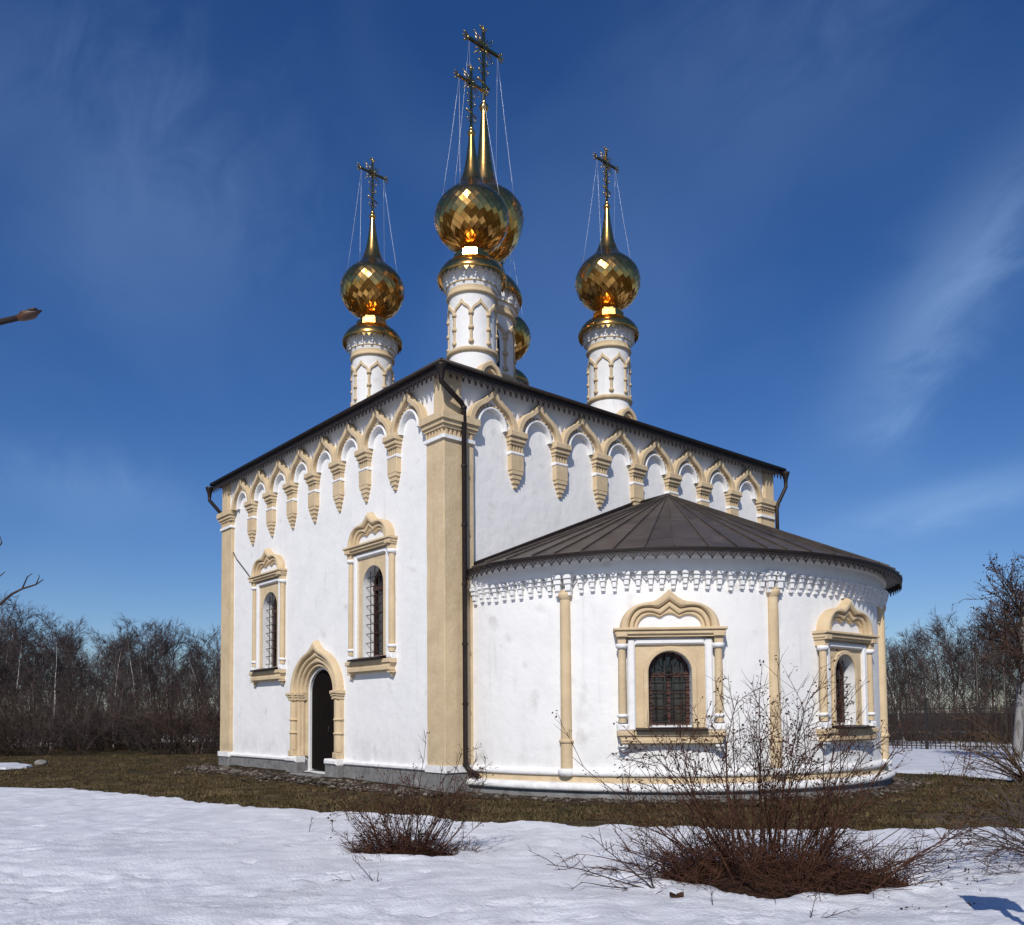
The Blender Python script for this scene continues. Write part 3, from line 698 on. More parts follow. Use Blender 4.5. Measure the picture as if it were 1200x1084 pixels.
# ------------------------------------------------------------------ drums and domes
KZ = [10.0, 11.76, 14.0, 14.79, 15.72, 16.79, 18.29, 20.1]
CZ = [10.4, 12.50, 15.32, 16.55, 18.05, 19.15, 21.85, 24.45]
def drum(cx, cy, central=False, seed=1, zt=20.1):
    rg = random.Random(seed)
    Z = (lambda z: interp(z, KZ, CZ)) if central else (lambda z: z)
    RS = (lambda r, z: r*interp(z, [13.70, 13.95, 14.79], [1.40, 1.25, 1.22])) if central else (lambda r, z: r)
    fr = Matrix.Translation((cx, cy, 0))
    def lat(mb, prof, n=40, smooth=True): mb.lathe([(RS(r, z), Z(z)) for r, z in prof], n, smooth)
    a = MB(); lat(a, [(.67, 10.0), (.67, 11.7), (.66, 11.76), (.655, 13.4), (.72, 13.6), (.76, 13.74)]); d0 = a.build('drum', M['white'], church, fr)
    a = MB(); lat(a, [(.66, 11.66), (.72, 11.69), (.745, 11.74), (.73, 11.80), (.655, 11.83)]); a.build('ring', M['tan'], d0)
    a = MB(); lat(a, [(.65, 13.33), (.71, 13.35), (.735, 13.39), (.71, 13.43), (.70, 13.45), (.705, 13.60), (.74, 13.64), (.76, 13.66), (.75, 13.68)]); a.build('ring', M['tan'], d0)
    a = MB(); lat(a, [(.70, 13.66), (.75, 13.72), (.77, 13.84), (.82, 13.88), (.82, 13.93), (.85, 13.96), (.85, 14.02), (.5, 14.03)]); a.build('cornice', M['white'], d0)
    # small corbels
    c = MB(); nc = 16 if not central else 20
    for k in range(nc):
        an = 2*math.pi*(k+.5)/nc
        for (u0, d, z0, z1) in ((.060, .84, 13.80, 13.86), (.048, .815, 13.72, 13.80), (.036, .785, 13.64, 13.72)):
            r0, r1 = RS(.70, z0), RS(d, z0)
            vs = []
            for z in (Z(z0), Z(z1)):
                for rr in (r0, r1):
                    for u in (-u0*RS(1, z0), u0*RS(1, z0)): vs.append((rr*math.cos(an)-u*math.sin(an), rr*math.sin(an)+u*math.cos(an), z))
            c.add(vs, [(0, 2, 3, 1), (4, 5, 7, 6), (0, 1, 5, 4), (2, 6, 7, 3), (0, 4, 6, 2), (1, 3, 7, 5)])
    c.build('corbel', M['trim'], d0)['kind'] = 'stuff'
    # blind arcade
    na = 8; ro = .6545
    a0 = R(-49+8)
    for k in range(na):
        an = a0+2*math.pi*k/na; r_ = RS(ro, 12)
        col = MB(); f = RS(1, 12)
        x, y = r_*math.cos(an), r_*math.sin(an)
        col.lathe([(.045*f, Z(11.93)), (.045*f, Z(12.75))], 8, True, x, y)
        for z in (11.95, 12.34, 12.75): col.lathe([(.03*f, Z(z)-.05*f), (.075*f, Z(z)-.045*f), (.08*f, Z(z)), (.075*f, Z(z)+.045*f), (.03*f, Z(z)+.05*f)], 8, True, x, y)
        col.build('colonnette', M['tan'], d0)
        hw = math.pi/na; am = an+hw
        A = ogee(1.0, 0, .27, .40, 16); B = ogee(.80, 0, .20, .27, 16)
        ar = MB(); rows = []
        for (crv, rr) in ((A, ro-.02), (A, ro+.05), (B, ro+.05), (B, ro-.02)):
            rows.append([(RS(rr, 12)*math.cos(am+u*hw), RS(rr, 12)*math.sin(am+u*hw), Z(12.77+z)) for u, z in crv])
        n = len(A); ar.add([p_ for r2 in rows for p_ in r2], [(j*n+i, j*n+i+1, (j+1)*n+i+1, (j+1)*n+i) for j in range(3) for i in range(n-1)])
        ar.build('blind_arch', M['tan'], d0)
        if central and k % 2 == 0:
            wn = MB(); P_ = arch_path(.42, 0, .55, 10); 
            vs = [(RS(ro+.006, 12)*math.cos(am+u*hw), RS(ro+.006, 12)*math.sin(am+u*hw), Z(11.95+z*1.05)) for u, z in P_]+[(RS(ro+.006, 12)*math.cos(am+u*hw), RS(ro+.006, 12)*math.sin(am+u*hw), Z(11.95)) for u, z in P_]
            nn = len(P_); wn.add(vs, [(i, i+1, nn+i+1, nn+i) for i in range(nn-1)]); wn.build('slit_window', M['glass'], d0)
    # gables at the foot
    if not central:
        for q in range(4):
            an = q*math.pi/2; th_ = an+math.pi/2
            m4 = Matrix.Rotation(th_, 4, 'Z')
            kb = MB(); A = ogee(.42, 10.85, .53, .58, 20); B = ogee(.29, 10.85, .38, .40, 20); C = rnd_arch(.21, 10.85, .28, 20)
            kb.strip(A, B, .82, .86, .2, .5); kb.strip(B, C, .76, .80, .2, .5); kb.fill(C, 10.85, .70)
            kb.box(-.42, .42, .5, .86, 10.4, 10.85)
            o = kb.build('foot_gable', M['tan'], d0); o.matrix_local = m4
    # gilded skirt, neck
    g_ = MB(); lat(g_, [(.5, 14.03), (.88, 13.98), (.955, 13.94), (.985, 13.95), (.99, 14.0), (.955, 14.10), (.90, 14.20), (.81, 14.31), (.68, 14.41), (.56, 14.47), (.40, 14.49)], 40)
    lat(g_, [(.33, 14.78), (.265, 14.81), (.25, 14.86), (.30, 14.875), (.30, 14.91)], 32)
    g_.lathe([(RS(r, z), Z(z)) for r, z in ((.54, 14.47), (.535, 14.50), (.52, 14.67), (.46, 14.69), (.40, 14.70), (.395, 14.79), (.33, 14.80), (.30, 14.81))], 8, False, a0=R(22.5), a1=R(382.5))
    sk = g_.build('gilded_skirt', M['gold'], d0)
    le = MB(); nt_ = 38 if not central else 46
    for k in range(nt_):
        an = 2*math.pi*k/nt_; dw = 2*math.pi/nt_*.5; rr = RS(.965, 13.95); z0, z1 = Z(13.95), Z(13.95)-.12
        pts = [(rr*math.cos(an-dw), rr*math.sin(an-dw), z0), (rr*math.cos(an+dw), rr*math.sin(an+dw), z0), (rr*math.cos(an), rr*math.sin(an), z1)]
        i2 = [(x*.99, y*.99, z) for x, y, z in pts]
        le.add(pts+i2, [(0, 1, 2), (5, 4, 3), (0, 3, 4, 1), (1, 4, 5, 2), (2, 5, 3, 0)])
    le.build('skirt_lace', M['goldcross'], d0)['kind'] = 'stuff'
    # dome: gilded core plus lozenge plates
    prof = [(.24, 14.82), (.34, 14.89), (.52, 14.96), (.70, 15.07), (.85, 15.22), (.96, 15.40), (1.025, 15.58), (1.045, 15.75), (1.03, 15.91), (.98, 16.06), (.905, 16.20), (.80, 16.33), (.68, 16.44), (.56, 16.545), (.45, 16.65), (.365, 16.77), (.30, 16.92), (.25, 17.08), (.21, 17.26), (.165, 17.5), (.125, 17.8), (.09, 18.08), (.075, 18.22)]
    zs_ = [z for _, z in prof]; rs_ = [r for r, _ in prof]
    # smooth interpolation through the profile
    def cr_(i, t, arr):
        p0, p1, p2, p3 = arr[max(i-1, 0)], arr[i], arr[i+1], arr[min(i+2, len(arr)-1)]
        return .5*((2*p1)+(-p0+p2)*t+(2*p0-5*p1+4*p2-p3)*t*t+(-p0+3*p1-3*p2+p3)*t**3)
    fine = []
    for i in range(len(prof)-1):
        for t in (0, .25, .5, .75): fine.append((cr_(i, t, rs_), cr_(i, t, zs_)))
    fine.append(prof[-1])
    dm = MB(); dm.lathe([(RS(r, z), Z(z)) for r, z in fine], 48, True); dome = dm.build('dome', M['gold'], d0)
    # arc-length rows
    FR = [(RS(r, z), Z(z)) for r, z in fine if z < 17.0]
    al = [0]
    for (r1, z1), (r2, z2) in zip(FR, FR[1:]): al.append(al[-1]+math.hypot(r2-r1, z2-z1))
    def on_prof(s_): return interp(s_, al, [p_[0] for p_ in FR]), interp(s_, al, [p_[1] for p_ in FR])
    npl = 28; NR = 25; pl = MB(); step = al[-1]/NR
    for row in range(1, NR):
        for k in range(npl):
            an = 2*math.pi*(k+.5*(row % 2))/npl; s_ = row*step
            up_ = row > NR*.56
            g_n = 3 if up_ else 1
            t1, t2 = (rg.gauss(0, .006), rg.gauss(0, .006)) if up_ else (rg.gauss(0, .055), rg.gauss(0, .055))
            grid = []
            for a_ in range(g_n+1):
                for b_ in range(g_n+1):
                    p_, q_ = a_/g_n, b_/g_n              # lozenge: sides run along p and q
                    da, ds = (p_-q_)*.5*.97, (p_+q_-1)*.98
                    r_, z_ = on_prof(min(max(s_+ds*step, 0), al[-1])); aa = an+da*2*math.pi/npl
                    grid.append(Vector((r_*math.cos(aa), r_*math.sin(aa), z_)))
            c_ = sum(grid, Vector())/len(grid)
            e1, e2 = (grid[-1]-grid[0]), (grid[g_n*(g_n+1)]-grid[g_n])
            nn = e2.cross(e1).normalized()
            if nn.dot(Vector((c_.x, c_.y, (c_.z-Z(15.6))))) < 0: nn = -nn
            ax, ax2 = e2.normalized(), e1.normalized(); r_c, z_c = on_prof(s_)
            q = [v+nn*((.006 if up_ else .012)+(v-c_).dot(ax)*t1+(v-c_).dot(ax2)*(t2+.012)) for v in grid]
            w1 = g_n+1
            qb = [v-nn*.010 for v in q]
            fs_ = [(a_*w1+b_, a_*w1+b_+1, (a_+1)*w1+b_+1, (a_+1)*w1+b_) for a_ in range(g_n) for b_ in range(g_n)]
            pl.add(q, fs_, up_)
            cs = [0, g_n, w1*w1-1, g_n*w1]
            pl.add([q[k2] for k2 in cs]+[qb[k2] for k2 in cs], [(k2, 4+k2, 4+(k2+1) % 4, (k2+1) % 4) for k2 in range(4)])
    pl.build('dome_plates', M['gold'], d0)['kind'] = 'stuff'
    bl = MB(); b_ = .115 if not central else .16; zb_ = Z(18.29); bl.ball((0, 0, zb_), b_, 16, 10); bl.lathe([(.05, zb_+b_*.8), (.07, zb_+b_*1.1), (.05, zb_+b_*1.5)], 10); bl.build('finial_ball', M['gold'], d0)
    # cross (arms run north-south)
    x = MB(); z0, z1 = zb_+b_, Z(20.1)+.16; k_ = (z1-z0)/1.70; za = lerp(z0, z1, .745); aw = .42*k_; t = .028*k_
    def bar(y0, y1, zz0, zz1, th_=None):
        h = th_ or t; x.add([(sx_*h, yy, zz) for zz in (zz0, zz1) for yy in (y0, y1) for sx_ in (-1, 1)], [(0, 2, 3, 1), (4, 5, 7, 6), (0, 1, 5, 4), (2, 6, 7, 3), (0, 4, 6, 2), (1, 3, 7, 5)])
    bar(-t, t, z0, z1-.08*k_); bar(-aw, -t, za-t, za+t); bar(t, aw, za-t, za+t)
    # slanted foot bar
    zf = lerp(z0, z1, .26); x.tube([(0, -.17*k_, zf+.06*k_), (0, .17*k_, zf-.06*k_)], t*.8, 6)
    for (y, z) in ((-aw, za), (aw, za), (0, z1-.10*k_)):
        dy, dz = (1 if y > 0 else -1 if y < 0 else 0), (1 if y == 0 else 0)
        for s_ in (-1, 0, 1):
            e = Vector((0, dy*.08+(s_*.07 if dy == 0 else 0), dz*.08+(s_*.07 if dy else 0)))*k_
            if s_ == 0: e *= 1.3
            e *= 1.25; x.tube([(0, y, z), (0, y+e.y*.6, z+e.z*.9), (0, y+e.y, z+e.z)], [t*.7, t*.8, t*.4], 5); x.ball((0, y+e.y, z+e.z), t*.8, 6, 4)
        x.ball((0, y, z), t*1.4, 8, 5)
    for an in (30, 45, 60, 120, 135, 150, 210, 225, 240, 300, 315, 330):
        l_ = (.36 if an % 45 == 0 else .27)*k_; a_ = R(an); x.tube([(0, 0, za), (0, math.cos(a_)*l_, za+math.sin(a_)*l_)], [t*.55, t*.42], 4)
        if an % 45 == 0: x.ball((0, math.cos(a_)*l_, za+math.sin(a_)*l_), t*.6, 6, 4)
    for sg in (-1, 1):           # scrolls up the shaft
        for zz in (.12, .38, .50):
            zc = lerp(z0, z1, zz); pts = [(0, sg*t, zc), (0, sg*.09*k_, zc+.02*k_), (0, sg*.13*k_, zc+.08*k_), (0, sg*.10*k_, zc+.13*k_), (0, sg*.07*k_, zc+.10*k_)]; x.tube(pts, t*.55, 4)
    x.build('cross', M['goldcross'], d0)
    for sx_ in (-1, 1):
        for sy_ in (-1, 1):
            ch = MB(); A_ = Vector((0, sy_*aw*.93, za-t)); r_ = RS(.84, 16.38); B_ = Vector((sx_*r_*.5, sy_*r_*.87, Z(16.29)))
            pts = [A_.lerp(B_, i/6)-Vector((0, 0, .10*math.sin(math.pi*i/6))) for i in range(7)]
            ch.tube(pts, .0045, 4); ch.build('chain', M['chain'], d0)
DD = 3.585
drum(-DD, DD, False, 1); drum(-8.95, DD, False, 2); drum(-DD, 9.19, False, 3); drum(-8.95, 9.19, False, 4)
drum(-6.36, 6.28, True, 5)

# ------------------------------------------------------------------ drainpipes
def pipe(pts, hop, shoe=None):
    b = MB(); b.tube(pts, .058, 10)
    o = b.build('drainpipe', M['brown'], church)
    h_ = MB(); x, y, z = hop; h_.lathe([(.058, z-.34), (.065, z-.24), (.11, z-.10), (.125, z-.05), (.13, z), (.10, z)], 14, True, x, y); h_.build('hopper', M['brown'], o)
    c = MB()
    for i in range(len(pts)-1):
        a, e = Vector(pts[i]), Vector(pts[i+1])
        if (a-e).length > 3:
            k_ = int((a-e).length/1.25)
            for j in range(k_+1): q = a.lerp(e, j/max(k_, 1)); c.lathe([(.058, q.z-.03), (.072, q.z-.025), (.072, q.z+.025), (.058, q.z+.03)], 10, False, q.x, q.y)
    if c.v: c.build('pipe_clip', M['brown'], o)
py_ = .38
pipe([(.33, -.33, ZE-.30), (.33, -.33, ZE-.46), (.22, .30, ZE-.76), (.20, py_, ZE-.84), (.20, py_, .62), (.26, py_+.05, .50), (.47, py_+.14, .36)], (.33, -.33, ZE-.07))
pipe([(.36, WY+.36, ZE-.30), (.36, WY+.36, ZE-.55), (.28, WY+.12, ZE-1.0), (.24, WY+.02, ZE-1.15), (.24, WY+.02, 6.0)], (.36, WY+.36, ZE-.07))
pipe([(XW-.04, -.34, ZE-.30), (XW-.04, -.34, ZE-.5), (-LX-.30, .05, ZE-1.05), (-LX-.20, .3, ZE-1.2), (-LX-.20, .3, .6)], (XW-.04, -.34, ZE-.07))

# ================================================================== GROUND
def PN(x, y, s, o=0): return noise.noise(Vector((x*s+o, y*s-o, o*.37)))
gm = MB()
ring = [0, 5, 9]; q_ = 11.0
while q_ < 46: ring.append(q_); q_ += .34
ring += [50, 60, 80, 120, 200, 400, 800, 1600]; na = 320; vs = [(CAM.x, CAM.y, 0)]
for r_ in ring[1:]:
    for i in range(na):
        a = 2*math.pi*i/na; x, y = CAM.x+r_*math.cos(a), CAM.y+r_*math.sin(a)
        z = .05*PN(x, y, .8, 2)+.035*PN(x, y, 2.3, 6)-.03 if 10 < r_ < 47 else (-.02 if r_ < 50 else .25*PN(x, y, .03))
        vs.append((x, y, z))
fs = [(0, 1+i, 1+(i+1) % na) for i in range(na)]
for j in range(len(ring)-2):
    for i in range(na): fs.append((1+j*na+i, 1+(j+1)*na+i, 1+(j+1)*na+(i+1) % na, 1+j*na+(i+1) % na))
gm.add(vs, fs, True); gnd = gm.build('ground', M['grass']); gnd['kind'] = 'structure'

# foreground snow: thick sheet ending in an irregular melted edge
SZ = .10
bp = [(-260, 914), (-60, 914), (0, 916), (60, 919), (150, 928), (230, 937), (300, 944), (380, 948), (450, 951), (520, 955), (600, 960), (700, 963), (850, 966), (1000, 968), (1100, 966), (1200, 965), (1400, 962)]
bk, bD = [], []
for px, py in bp:
    q = on_z(px, py, SZ)-CAM; D = q.dot(FH); bk.append(q.dot(RH)/D); bD.append(D)
bush_big = ground(900, 8.6); bush_small = ground(476, 10.3); bush_edge = ground(1235, 9.3)
pr_ = random.Random(23); PITS = {}
for i in range(150):
    D_ = 6.2+pr_.random()**1.3*8; l_ = pr_.uniform(-.66, .66)*D_; t_ = (l_, D_, pr_.uniform(.05, .15), pr_.uniform(.03, .075), pr_.uniform(.025, .06))
    for a in (-1, 0, 1):
        for b in (-1, 0, 1): PITS.setdefault((int(l_//.4)+a, int(D_//.4)+b), []).append(t_)
def snow_h(l, D):
    p = CAM+FH*D+RH*l; x, y = p.x, p.y
    Db = interp(l/max(D, .5), bk, bD) if D > .5 else 99
    e = Db-D+.30*PN(x, y, .8, 3)+.16*PN(x, y, 2.7, 7)+.06*PN(x, y, 8, 2)
    h = SZ+.05*PN(x, y, .35, 1)+.022*PN(x, y, 1.1, 5)
    # melt cups, drawn out across the slope
    a, b = l*.62, D*1.0
    wx = .25*noise.noise(Vector((a*1.3, b*1.3, 3.3)))
    amp = .75+.6*PN(x, y, .5, 31)
    c = -abs(noise.noise(Vector((a*2.6+wx, b*2.6, 1.7))))*.075-abs(noise.noise(Vector((a*5.6, b*5.6+wx, 4.2))))*.048-abs(noise.noise(Vector((a*10+wx, b*11, 9.2))))*.026
    h += c*amp
    for (pl_, pD_, pa_, pb_, pd_) in PITS.get((int(l//.4), int(D//.4)), ()):
        q2 = ((l-pl_)/pa_)**2+((D-pD_)/pb_)**2
        if q2 < 4: h += pd_*(-math.exp(-q2*1.3)+.45*math.exp(-((math.sqrt(q2)-1.25)/.35)**2))
    for bc, rx, ry, dep in ((bush_big, 1.18, .88, .16), (bush_small, .62, .42, .13)):
        q = Vector((x, y, 0))-Vector((bc.x, bc.y, 0)); u, v = q.dot(RH), q.dot(FH)
        rr = math.sqrt((u/rx)**2+(v/ry)**2)+.36*PN(x, y, 1.6, 11)+.20*PN(x, y, 4.2, 12)
        if rr < 1.5:
            tt = min(1, max(0, (1.06-rr)/.16)); h -= dep*tt*tt*(3-2*tt); h += .045*math.exp(-((rr-1.22)/.14)**2)
    tt = min(1, max(0, e/.22)); tt = math.sqrt(tt)
    return lerp(-.06, h, tt) if e > 0 else -.06
Ds = [-8+.5*i for i in range(24)]+[4+.12*i for i in range(15)]
D = 5.8
while D < 20.5: Ds.append(D); D += .042+.003*(D-5.8)
ls = [-30+1.0*i for i in range(19)]; l = -11.0
while l < 9.0: ls.append(l); l += .058
ls += [9+1.0*i for i in range(12)]
vs = []
for D in Ds:
    for l in ls:
        p = CAM+FH*D+RH*l; vs.append((p.x, p.y, snow_h(l, D)))
n = len(ls); fs = []
for j in range(len(Ds)-1):
    for i in range(n-1):
        q = (j*n+i, j*n+i+1, (j+1)*n+i+1, (j+1)*n+i)
        if max(vs[k][2] for k in q) > -.059: fs.append(q)
sm = MB(); sm.add(vs, fs, True); so = sm.build('snow', M['snow']); so['kind'] = 'structure'

def patch(name, pts, z, m_, jit=.12, kind='structure', seed=1):
    """low sheet with a ragged edge"""
    o = []
    for a, b in zip(pts, pts[1:]+pts[:1]):
        k_ = max(2, int((b-a).length/.35))
        for i in range(k_):
            p = a.lerp(b, i/k_); j = jit*(noise.noise(Vector((p.x*1.3, p.y*1.3, seed)))+.5*noise.noise(Vector((p.x*4, p.y*4, seed+3)))); o.append(Vector((p.x+j, p.y+j, 0)))
    n = len(o); b = MB(); c = sum(o, Vector())/n
    vs = [(p.x, p.y, -.02) for p in o]+[(lerp(p.x, c.x, .012), lerp(p.y, c.y, .012), z) for p in o]
    b.add(vs, [tuple(range(n, 2*n))]+[(i, (i+1) % n, n+(i+1) % n, n+i) for i in range(n)])
    ob = b.build(name, m_); ob['kind'] = kind; return ob
r1 = [on_z(px, py, .05) for px, py in ((1000, 896), (1047, 902.5), (1085, 904), (1120, 906), (1160, 909), (1200, 913), (1330, 930))]
patch('snow', r1+[ground(1500, 44), ground(1500, 75), ground(1000, 75), ground(990, 40)], .05, M['snow'], .25)
patch('snow', [on_z(px, py, .05) for px, py in ((-160, 893), (-20, 894), (18, 893.5), (40, 896.5), (30, 898), (6, 899.5), (-160, 903))], .05, M['snow'], .15, seed=5)
for (px, D, a, b) in ((222, 60, 2.6, 5), (60, 52, .7, 1.4), (28, 52, .8, 1.4), (-60, 70, 6, 5)):
    c = ground(px, D); mdb = MB(); prf = [(1.0, -.05), (.97, .10), (.8, .32), (.5, .52), (.02, .6)]
    mdb.lathe([(r_, z) for r_, z in prf], 24, True)
    mo = mdb.build('snow_bank', M['snow']); mo['kind'] = 'structure'; mo.location = c; mo.scale = (a, b*.5, 1.7); mo.rotation_euler.z = math.atan2(RH.y, RH.x)

# grass blades
rg = random.Random(11)
def blocked(x, y):
    if -LX-.4 < x < .3 and -.4 < y < WY: return True
    if x >= .3 and 0 < y < WY:
        return (abs(x-AX0)/(AA+.25))**AN+(abs(y-AYC)/(AB+.25))**AN < 1
    return False
b1, b2 = MB(), MB(); cnt = 0
while cnt < 52000:
    px = rg.uniform(-140, 1340); D = 12.5+(rg.random()**1.5)*27
    k_ = (px-600)/FPX; Db = interp(k_, bk, bD)
    if D < Db-.05: continue
    p = ground(px, D, -.03)
    if blocked(p.x, p.y): continue
    if px > 1040 and D > interp(px, [1040, 1200, 1340], [26.3, 23.0, 19]): continue
    if PN(p.x*.6, p.y, 1.3, 21)+.5*PN(p.x, p.y, 3.3, 22) < -.12 and rg.random() < .8: continue
    cnt += 1
    h = rg.uniform(.03, .085)*(1+.4*PN(p.x, p.y, 1.2)); an = rg.uniform(0, 6.28); wd = rg.uniform(.008, .018); ln = rg.uniform(.02, .09)
    d_ = Vector((math.cos(an), math.sin(an), 0)); e = RH*wd
    bb = b1 if rg.random() < .5+.5*PN(p.x, p.y, .5, 4) else b2
    bb.add([p-e, p+e, p+d_*ln+Vector((0, 0, h))], [(0, 1, 2)])
o = b1.build('straw_grass', M['blade1']); o['kind'] = 'stuff'; o = b2.build('olive_grass', M['blade2']); o['kind'] = 'stuff'

# rubble at the foot of the walls
rb = MB()
def chunk(mb, p, s_, rg):
    vs = []
    for x in (-1, 1):
        for y in (-1, 1):
            for z in (-.3, .6): vs.append((x*s_*rg.uniform(.5, 1.2), y*s_*rg.uniform(.5, 1.2), z*s_*rg.uniform(.4, 1.1)))
    rot = Matrix.Rotation(rg.uniform(0, 6.28), 3, 'Z') @ Matrix.Rotation(rg.uniform(-.5, .5), 3, 'X')
    mb.add([p+rot @ Vector(v) for v in vs], [(0, 1, 3, 2), (4, 6, 7, 5), (0, 4, 5, 1), (2, 3, 7, 6), (0, 2, 6, 4), (1, 5, 7, 3)])
for i in range(1500):
    x = rg.uniform(-LX-1.2, .5); y = -.25-abs(rg.gauss(0, .42)); chunk(rb, Vector((x, y, .03+.13*min(1, max(0, -x/6))*max(0, 1+y))), rg.choice((.015, .02, .025, .03, .04, .06)), rg)
for i in range(1500):
    s_ = rg.uniform(.2, ALEN-.2); d_ = .18+abs(rg.gauss(0, .26)); p = Vector(apse_off(s_, d_, .005)); chunk(rb, p, rg.choice((.015, .02, .025, .035, .05)), rg)
o = rb.build('rubble', M['rubble']); o['kind'] = 'stuff'
# packed rubble bank under the scatter
bk_ = MB(); vs = []
K = 60
for i in range(K+1):
    x = lerp(-LX-.6, .35, i/K)
    for j, (yy, zz) in enumerate(((-.02, .05), (-.28, .05), (-.6, .02), (-.95, -.03))):
        y = yy; z = (zz+.03*PN(x, yy, 1.5, 3))+(.13*min(1, max(0, -x/6)) if j < 3 else 0)*(1-j*.25); vs.append((x, y-.12*PN(x, yy, 1.1, 8)*(j > 0), z))
bk_.add(vs, [(i*4+j, i*4+j+1, i*4+j+5, i*4+j+4) for i in range(K) for j in range(3)], True)
vs = []; K = 90
for i in range(K+1):
    s_ = ALEN*i/K
    for j, (dd, zz) in enumerate(((.05, .02), (.3, .02), (.55, .01), (.9, -.03))):
        vs.append(apse_off(s_, dd+.1*PN(s_, j, .9, 6)*(j > 1), zz+.02*PN(s_, j, 1.3, 2)))
bk_.add(vs, [(i*4+j, i*4+j+4, i*4+j+5, i*4+j+1) for i in range(K) for j in range(3)], True)
M['bank'] = mat('rubble_earth', (.060, .044, .028), 1, col2=(.032, .022, .014), scale=5, lo=.4, hi=.6, bump=1, bscale=22, bdist=.08, spec=.05, col3=(.15, .13, .11), scale3=9, lo3=.62, hi3=.70)
o = bk_.build('rubble_bank', M['bank']); o['kind'] = 'structure'

# boulder on the far left
st = MB(); pr_ = [(.001, -.1), (.30, -.1), (.42, .05), (.40, .18), (.25, .28), (.001, .31)]; st.lathe(pr_, 14, True)
o = st.build('boulder', M['stone']); o.location = on_z(48, 896, 0); o.scale = (.62, .5, .6); o.rotation_euler.z = .4
tag(o, 'pale rounded boulder lying in the grass beside the small snow patch', 'boulder')

# ================================================================== BARE TREES
def grow(mb, p, d, length, r, rg, nseg, wob, trop, sides, taper=.35):
    pts = [p.copy()]; rads = [r]; q = p.copy(); d = d.normalized()
    for i in range(nseg):
        d = (d+Vector((rg.gauss(0, wob), rg.gauss(0, wob), rg.gauss(0, wob)+trop))).normalized()
        q = q+d*(length/nseg); pts.append(q.copy()); rads.append(lerp(r, r*taper, (i+1)/nseg))
    mb.tube(pts, rads, sides, sides > 3, False); return pts, rads
def along(pts, t):
    f_ = t*(len(pts)-1); i = min(int(f_), len(pts)-2); return pts[i].lerp(pts[i+1], f_-i), (pts[i+1]-pts[i]).normalized()
def side_dir(d, rg, ang):
    a = d.orthogonal().normalized(); a = Matrix.Rotation(rg.uniform(0, 6.283), 3, d) @ a
    return (d*math.cos(ang)+a*math.sin(ang)).normalized()
def tree(seed, H, tr=.10, n1=18, n2=7, n3=5, first=.25, ang=.75, droop=.03, tw=.0095, lenk=.40):
    rg = random.Random(seed); t, c = MB(), MB()
    pts, rads = grow(t, Vector((0, 0, -.2)), Vector((rg.gauss(0, .05), rg.gauss(0, .05), 1)), H, tr, rg, 9, .045, .03, 6, .12)
    for i in range(n1):
        f_ = first+(1-first)*(i+.5)/n1; p, d = along(pts, f_)
        l1 = H*lenk*(1-.62*f_)*rg.uniform(.7, 1.25)
        a, ra = grow(c, p, side_dir(d, rg, ang*rg.uniform(.6, 1.1)), l1, lerp(tr*.38, tr*.14, f_), rg, 5, .10, .05, 4, .3)
        for j in range(n2):
            p2, d2 = along(a, rg.uniform(.2, 1.0)); l2 = l1*rg.uniform(.25, .55)
            b, _ = grow(c, p2, side_dir(d2, rg, rg.uniform(.4, .9)), l2, tw*1.7, rg, 3, .13, droop, 3, .45)
            for k in range(n3):
                p3, d3 = along(b, rg.uniform(.2, 1.0)); grow(c, p3, side_dir(d3, rg, rg.uniform(.3, .8)), l2*rg.uniform(.35, .8), tw, rg, 2, .15, droop, 3, .4)
    return t, c
def shrub(seed, H, ns=14, n2=8, n3=3, spread=.6, tw=.008, sr=.014):
    rg = random.Random(seed); c = MB()
    for i in range(ns):
        a = rg.uniform(0, 6.283); p = Vector((math.cos(a)*.3*rg.random(), math.sin(a)*.3*rg.random(), -.05))
        d = Vector((math.cos(a)*spread*rg.random()*1.4, math.sin(a)*spread*rg.random()*1.4, 1))
        l1 = H*rg.uniform(.6, 1.1); s_, _ = grow(c, p, d, l1, sr, rg, 5, .12, .0, 4, .3)
        for j in range(n2):
            p2, d2 = along(s_, rg.uniform(.2, 1)); l2 = l1*rg.uniform(.2, .45); b, _ = grow(c, p2, side_dir(d2, rg, rg.uniform(.4, .9)), l2, tw, rg, 3, .15, .02, 3, .4)
            for k in range(n3):
                p3, d3 = along(b, rg.uniform(.2, 1)); grow(c, p3, side_dir(d3, rg, rg.uniform(.4, .9)), l2*rg.uniform(.3, .7), tw*.75, rg, 2, .15, .0, 3, .4)
    return c
protos = []
for sd, H, kind in ((21, 10, 'bark'), (22, 10, 'bark'), (23, 10, 'bark'), (24, 10, 'birch'), (25, 10, 'birch'), (26, 10, 'bark')):
    t, c = tree(sd, H, .11 if kind == 'bark' else .085, 22, 9, 6, .22 if kind == 'bark' else .3, .7 if kind == 'bark' else .6, .03 if kind == 'bark' else -.02)
    protos.append((t.mesh('trunk', M[kind]), c.mesh('crown', M['twig']), kind))
poles = []
for sd, kind in ((61, 'bark'), (62, 'birch'), (63, 'bark'), (64, 'birch')):
    t, c = tree(sd, 10, .065, 20, 6, 4, .12, .55, .0, .0085, .20)
    poles.append((t.mesh('trunk', M[kind]), c.mesh('crown', M['twig']), kind))
shp = [shrub(31+i, 3.0).mesh('shrub', M['twig2'] if i % 2 else M['twig']) for i in range(4)]
def put_tree(i, loc, sx_, sz_, rz, label, group):
    tm, cm, kind = protos[i]
    o = thing('birch_tree' if kind == 'birch' else 'bare_tree', label, 'tree', loc, group); o.scale = (sx_, sx_, sz_); o.rotation_euler = (0, 0, rz)
    link('trunk', tm, o); link('crown', cm, o)
